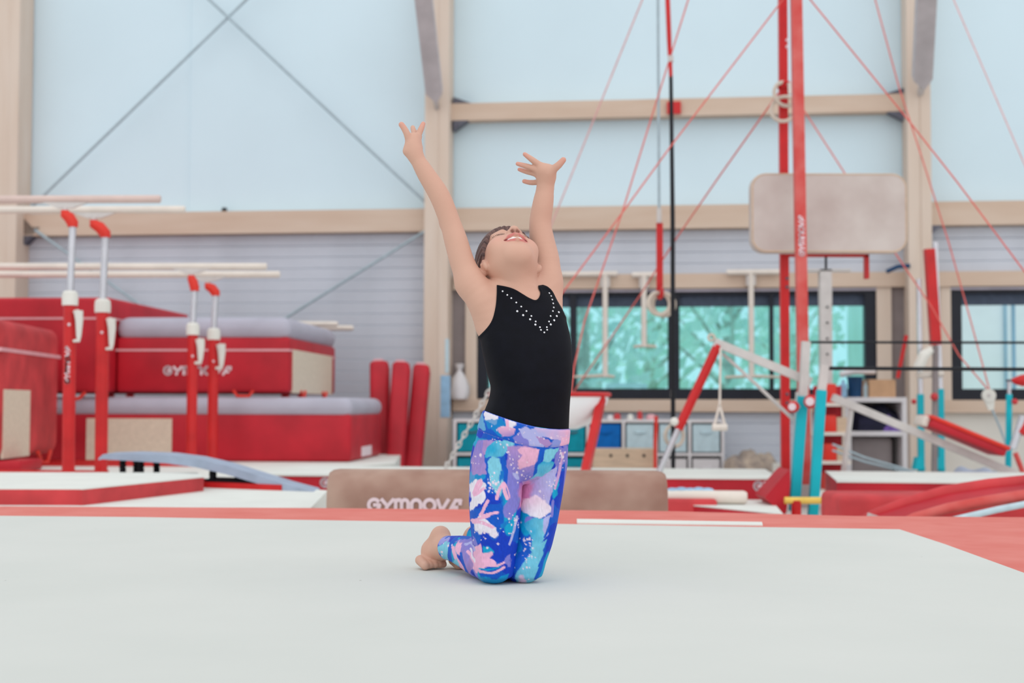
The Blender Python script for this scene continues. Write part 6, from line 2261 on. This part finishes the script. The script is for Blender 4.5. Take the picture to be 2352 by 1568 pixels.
patch([(1225, 980), (1310, 976), (1310, 1012), (1270, 1010), (1240, 1000)], C_pink, col2=C_per, cdir=(-1, .4))
patch([(1228, 998), (1246, 1004), (1266, 1018), (1252, 1026), (1238, 1016)], C_mauve)
patch([(1264, 1012), (1290, 1006), (1284, 1028), (1262, 1028)], C_blue * .4 + C_per * .6)
patch([(1284, 1004), (1310, 1000), (1306, 1022), (1280, 1024)], C_pink)
for _ in range(40):
    px_, py_ = rs.uniform(1105, 1300), rs.uniform(975, 1020)
    rr_ = abs(rs.normal(0, .7)) + .6
    d = np.hypot(Pg[:, 0] - px_, Pg[:, 1] - py_)
    w = np.clip(rr_ - d + .5, 0, 1)[:, None]
    g = g * (1 - w) + (C_white * .7 + C_pink * .3) * w
w = (np.clip((.0022 - fw_) / .001, 0, 1) * .6)[:, None]
g = g * (1 - w) + C_lil * w
offw = .0062 - .0022 * np.exp(-(fw_ / .0035) ** 2)
wb = np_mesh('waistband', Vw + Nw * offw[:, None], Tw, M_leg, leg, PROOT, np.clip(g, 0, 1))
Vg = Vg_keep

# rhinestones on the leotard (each placed on the fabric, along its normal)
M_gem = mat('rhinestone', (240, 242, 248), .15, .02, 10, spec=.8)
gem_px = [(1154, 667), (1164, 675), (1175, 683), (1186, 692), (1198, 702), (1211, 713), (1222, 724), (1232, 737), (1242, 750), (1244, 756), (1252, 762), (1258, 756), (1257, 750),
          (1263, 737), (1267, 725), (1271, 713), (1273, 704), (1272, 695), (1270, 686), (1267, 678), (1263, 671), (1189, 713), (1203, 723), (1218, 732), (1231, 744), (1267, 744), (1275, 734), (1281, 725), (1285, 716)]
Vlo = Vl + Nl * .0026
Pl = proj(Vlo)
dep = (Vlo - CAMN) @ DN
gemmesh = None
gm = MB().lathe((0, 0, 0), [(.0001, .0016), (.0016, .0014), (.0024, .0006), (.0026, -.0004)], 10)
for i, (px, py) in enumerate(gem_px):
    d2 = np.hypot(Pl[:, 0] - px, Pl[:, 1] - py)
    cand = np.where(d2 < 2.5)[0]
    if len(cand) == 0:
        continue
    j = cand[np.argmin(dep[cand] + d2[cand] * .0004)]
    if gemmesh is None:
        ob = mesh_obj('rhinestone', gm, M_gem, (0, 0, 0)); gemmesh = ob.data
    else:
        ob = bpy.data.objects.new('rhinestone', gemmesh); COL.objects.link(ob)
    ob.parent = leo
    n_ = Vector(Nl[j])
    s_ = 1.0 if i > 20 else .82
    ob.matrix_local = Matrix.Translation(Vector(Vlo[j]) - PROOT) @ Vector((0, 0, 1)).rotation_difference(n_).to_matrix().to_4x4() @ Matrix.Scale(s_, 4)

# ---- hair: combed-back shell over the skull
T2 = np.full(D.shape, .03, np.float32)
hell(0, -.006, .022, .0780, .1000, .0880, .0, T2)
hell(0, -.085, .050, .034, .030, .030, .02, T2)             # bun at the back
sl, x, y, z = sub(HO - .15, HO + .15)
qx = ((x - HO[0]) * rh[0] + (y - HO[1]) * rh[1] + (z - HO[2]) * rh[2]) / HS
qy = ((x - HO[0]) * fh[0] + (y - HO[1]) * fh[1] + (z - HO[2]) * fh[2]) / HS
qz = ((x - HO[0]) * uh[0] + (y - HO[1]) * uh[1] + (z - HO[2]) * uh[2]) / HS
line = .034 + .82 * (qy - .078) - qz + .06 * np.abs(qx)
ang = np.arctan2(qx, qz + .02)
gro = .0011 * np.sin(ang * 34 + qy * 30) + .0007 * np.sin(ang * 71 + qy * 55)
A = T2[sl] + gro
T2[sl] = np.maximum(np.maximum(A, -.012 - qz), line * .78 + .0012 * np.sin(ang * 47))
mask = np.full(D.shape, .03, np.float32)
mask[sl] = T2[sl]
Vh, Qh = surface_nets(mask)
Vh = relax(Vh, Qh, 1, .4)
hc = (Vh - HO) @ HR.T / HS
an = np.arctan2(hc[:, 0], hc[:, 2] + .02)
st_ = .5 + .25 * np.sin(an * 34 + hc[:, 1] * 30) + .25 * np.sin(an * 83 + hc[:, 1] * 40)
st_ = np.clip(st_ * .7 + .5 * (vnoise(np.stack([an * .08, hc[:, 1] * .25, hc[:, 2] * .1], 1), 120, 9) - .2), 0, 1)[:, None]
hcol = np.array(lin((54, 36, 38))) * (1 - st_) + np.array(lin((128, 98, 92))) * st_
M_hair = attr_mat('brown_hair', .5, .35, .1, 400, .05, 80)
hair = np_mesh('hair', Vh, Qh, M_hair, person, PROOT, hcol)
hair['label'] = 'short brown hair combed back'
# eyelashes
ls = MB()
for s in (-1, 1):
    for k in range(11):
        t = k / 10
        x_ = s * (.016 + .029 * t)
        y_ = .0755 + .004 * math.sin(t * 3.14) - .010 * t ** 2
        z_ = -.0015 - .0050 * math.sin(t * 3.14)
        a_ = hl(x_, y_, z_)
        b_ = hl(x_ + s * .003 * (t - .2), y_ + .0030, z_ - .0014)
        c_ = hl(x_ + s * .005 * (t - .2), y_ + .0046, z_ + .0004)
        ls.tube([Vector(a_), Vector(b_), Vector(c_)], [.00045, .0004, .00015], 5)
eo = part('eyelashes', ls, mat('dark_lashes', (52, 34, 32), .6, .05, 10), person)
bpy.context.view_layer.update()
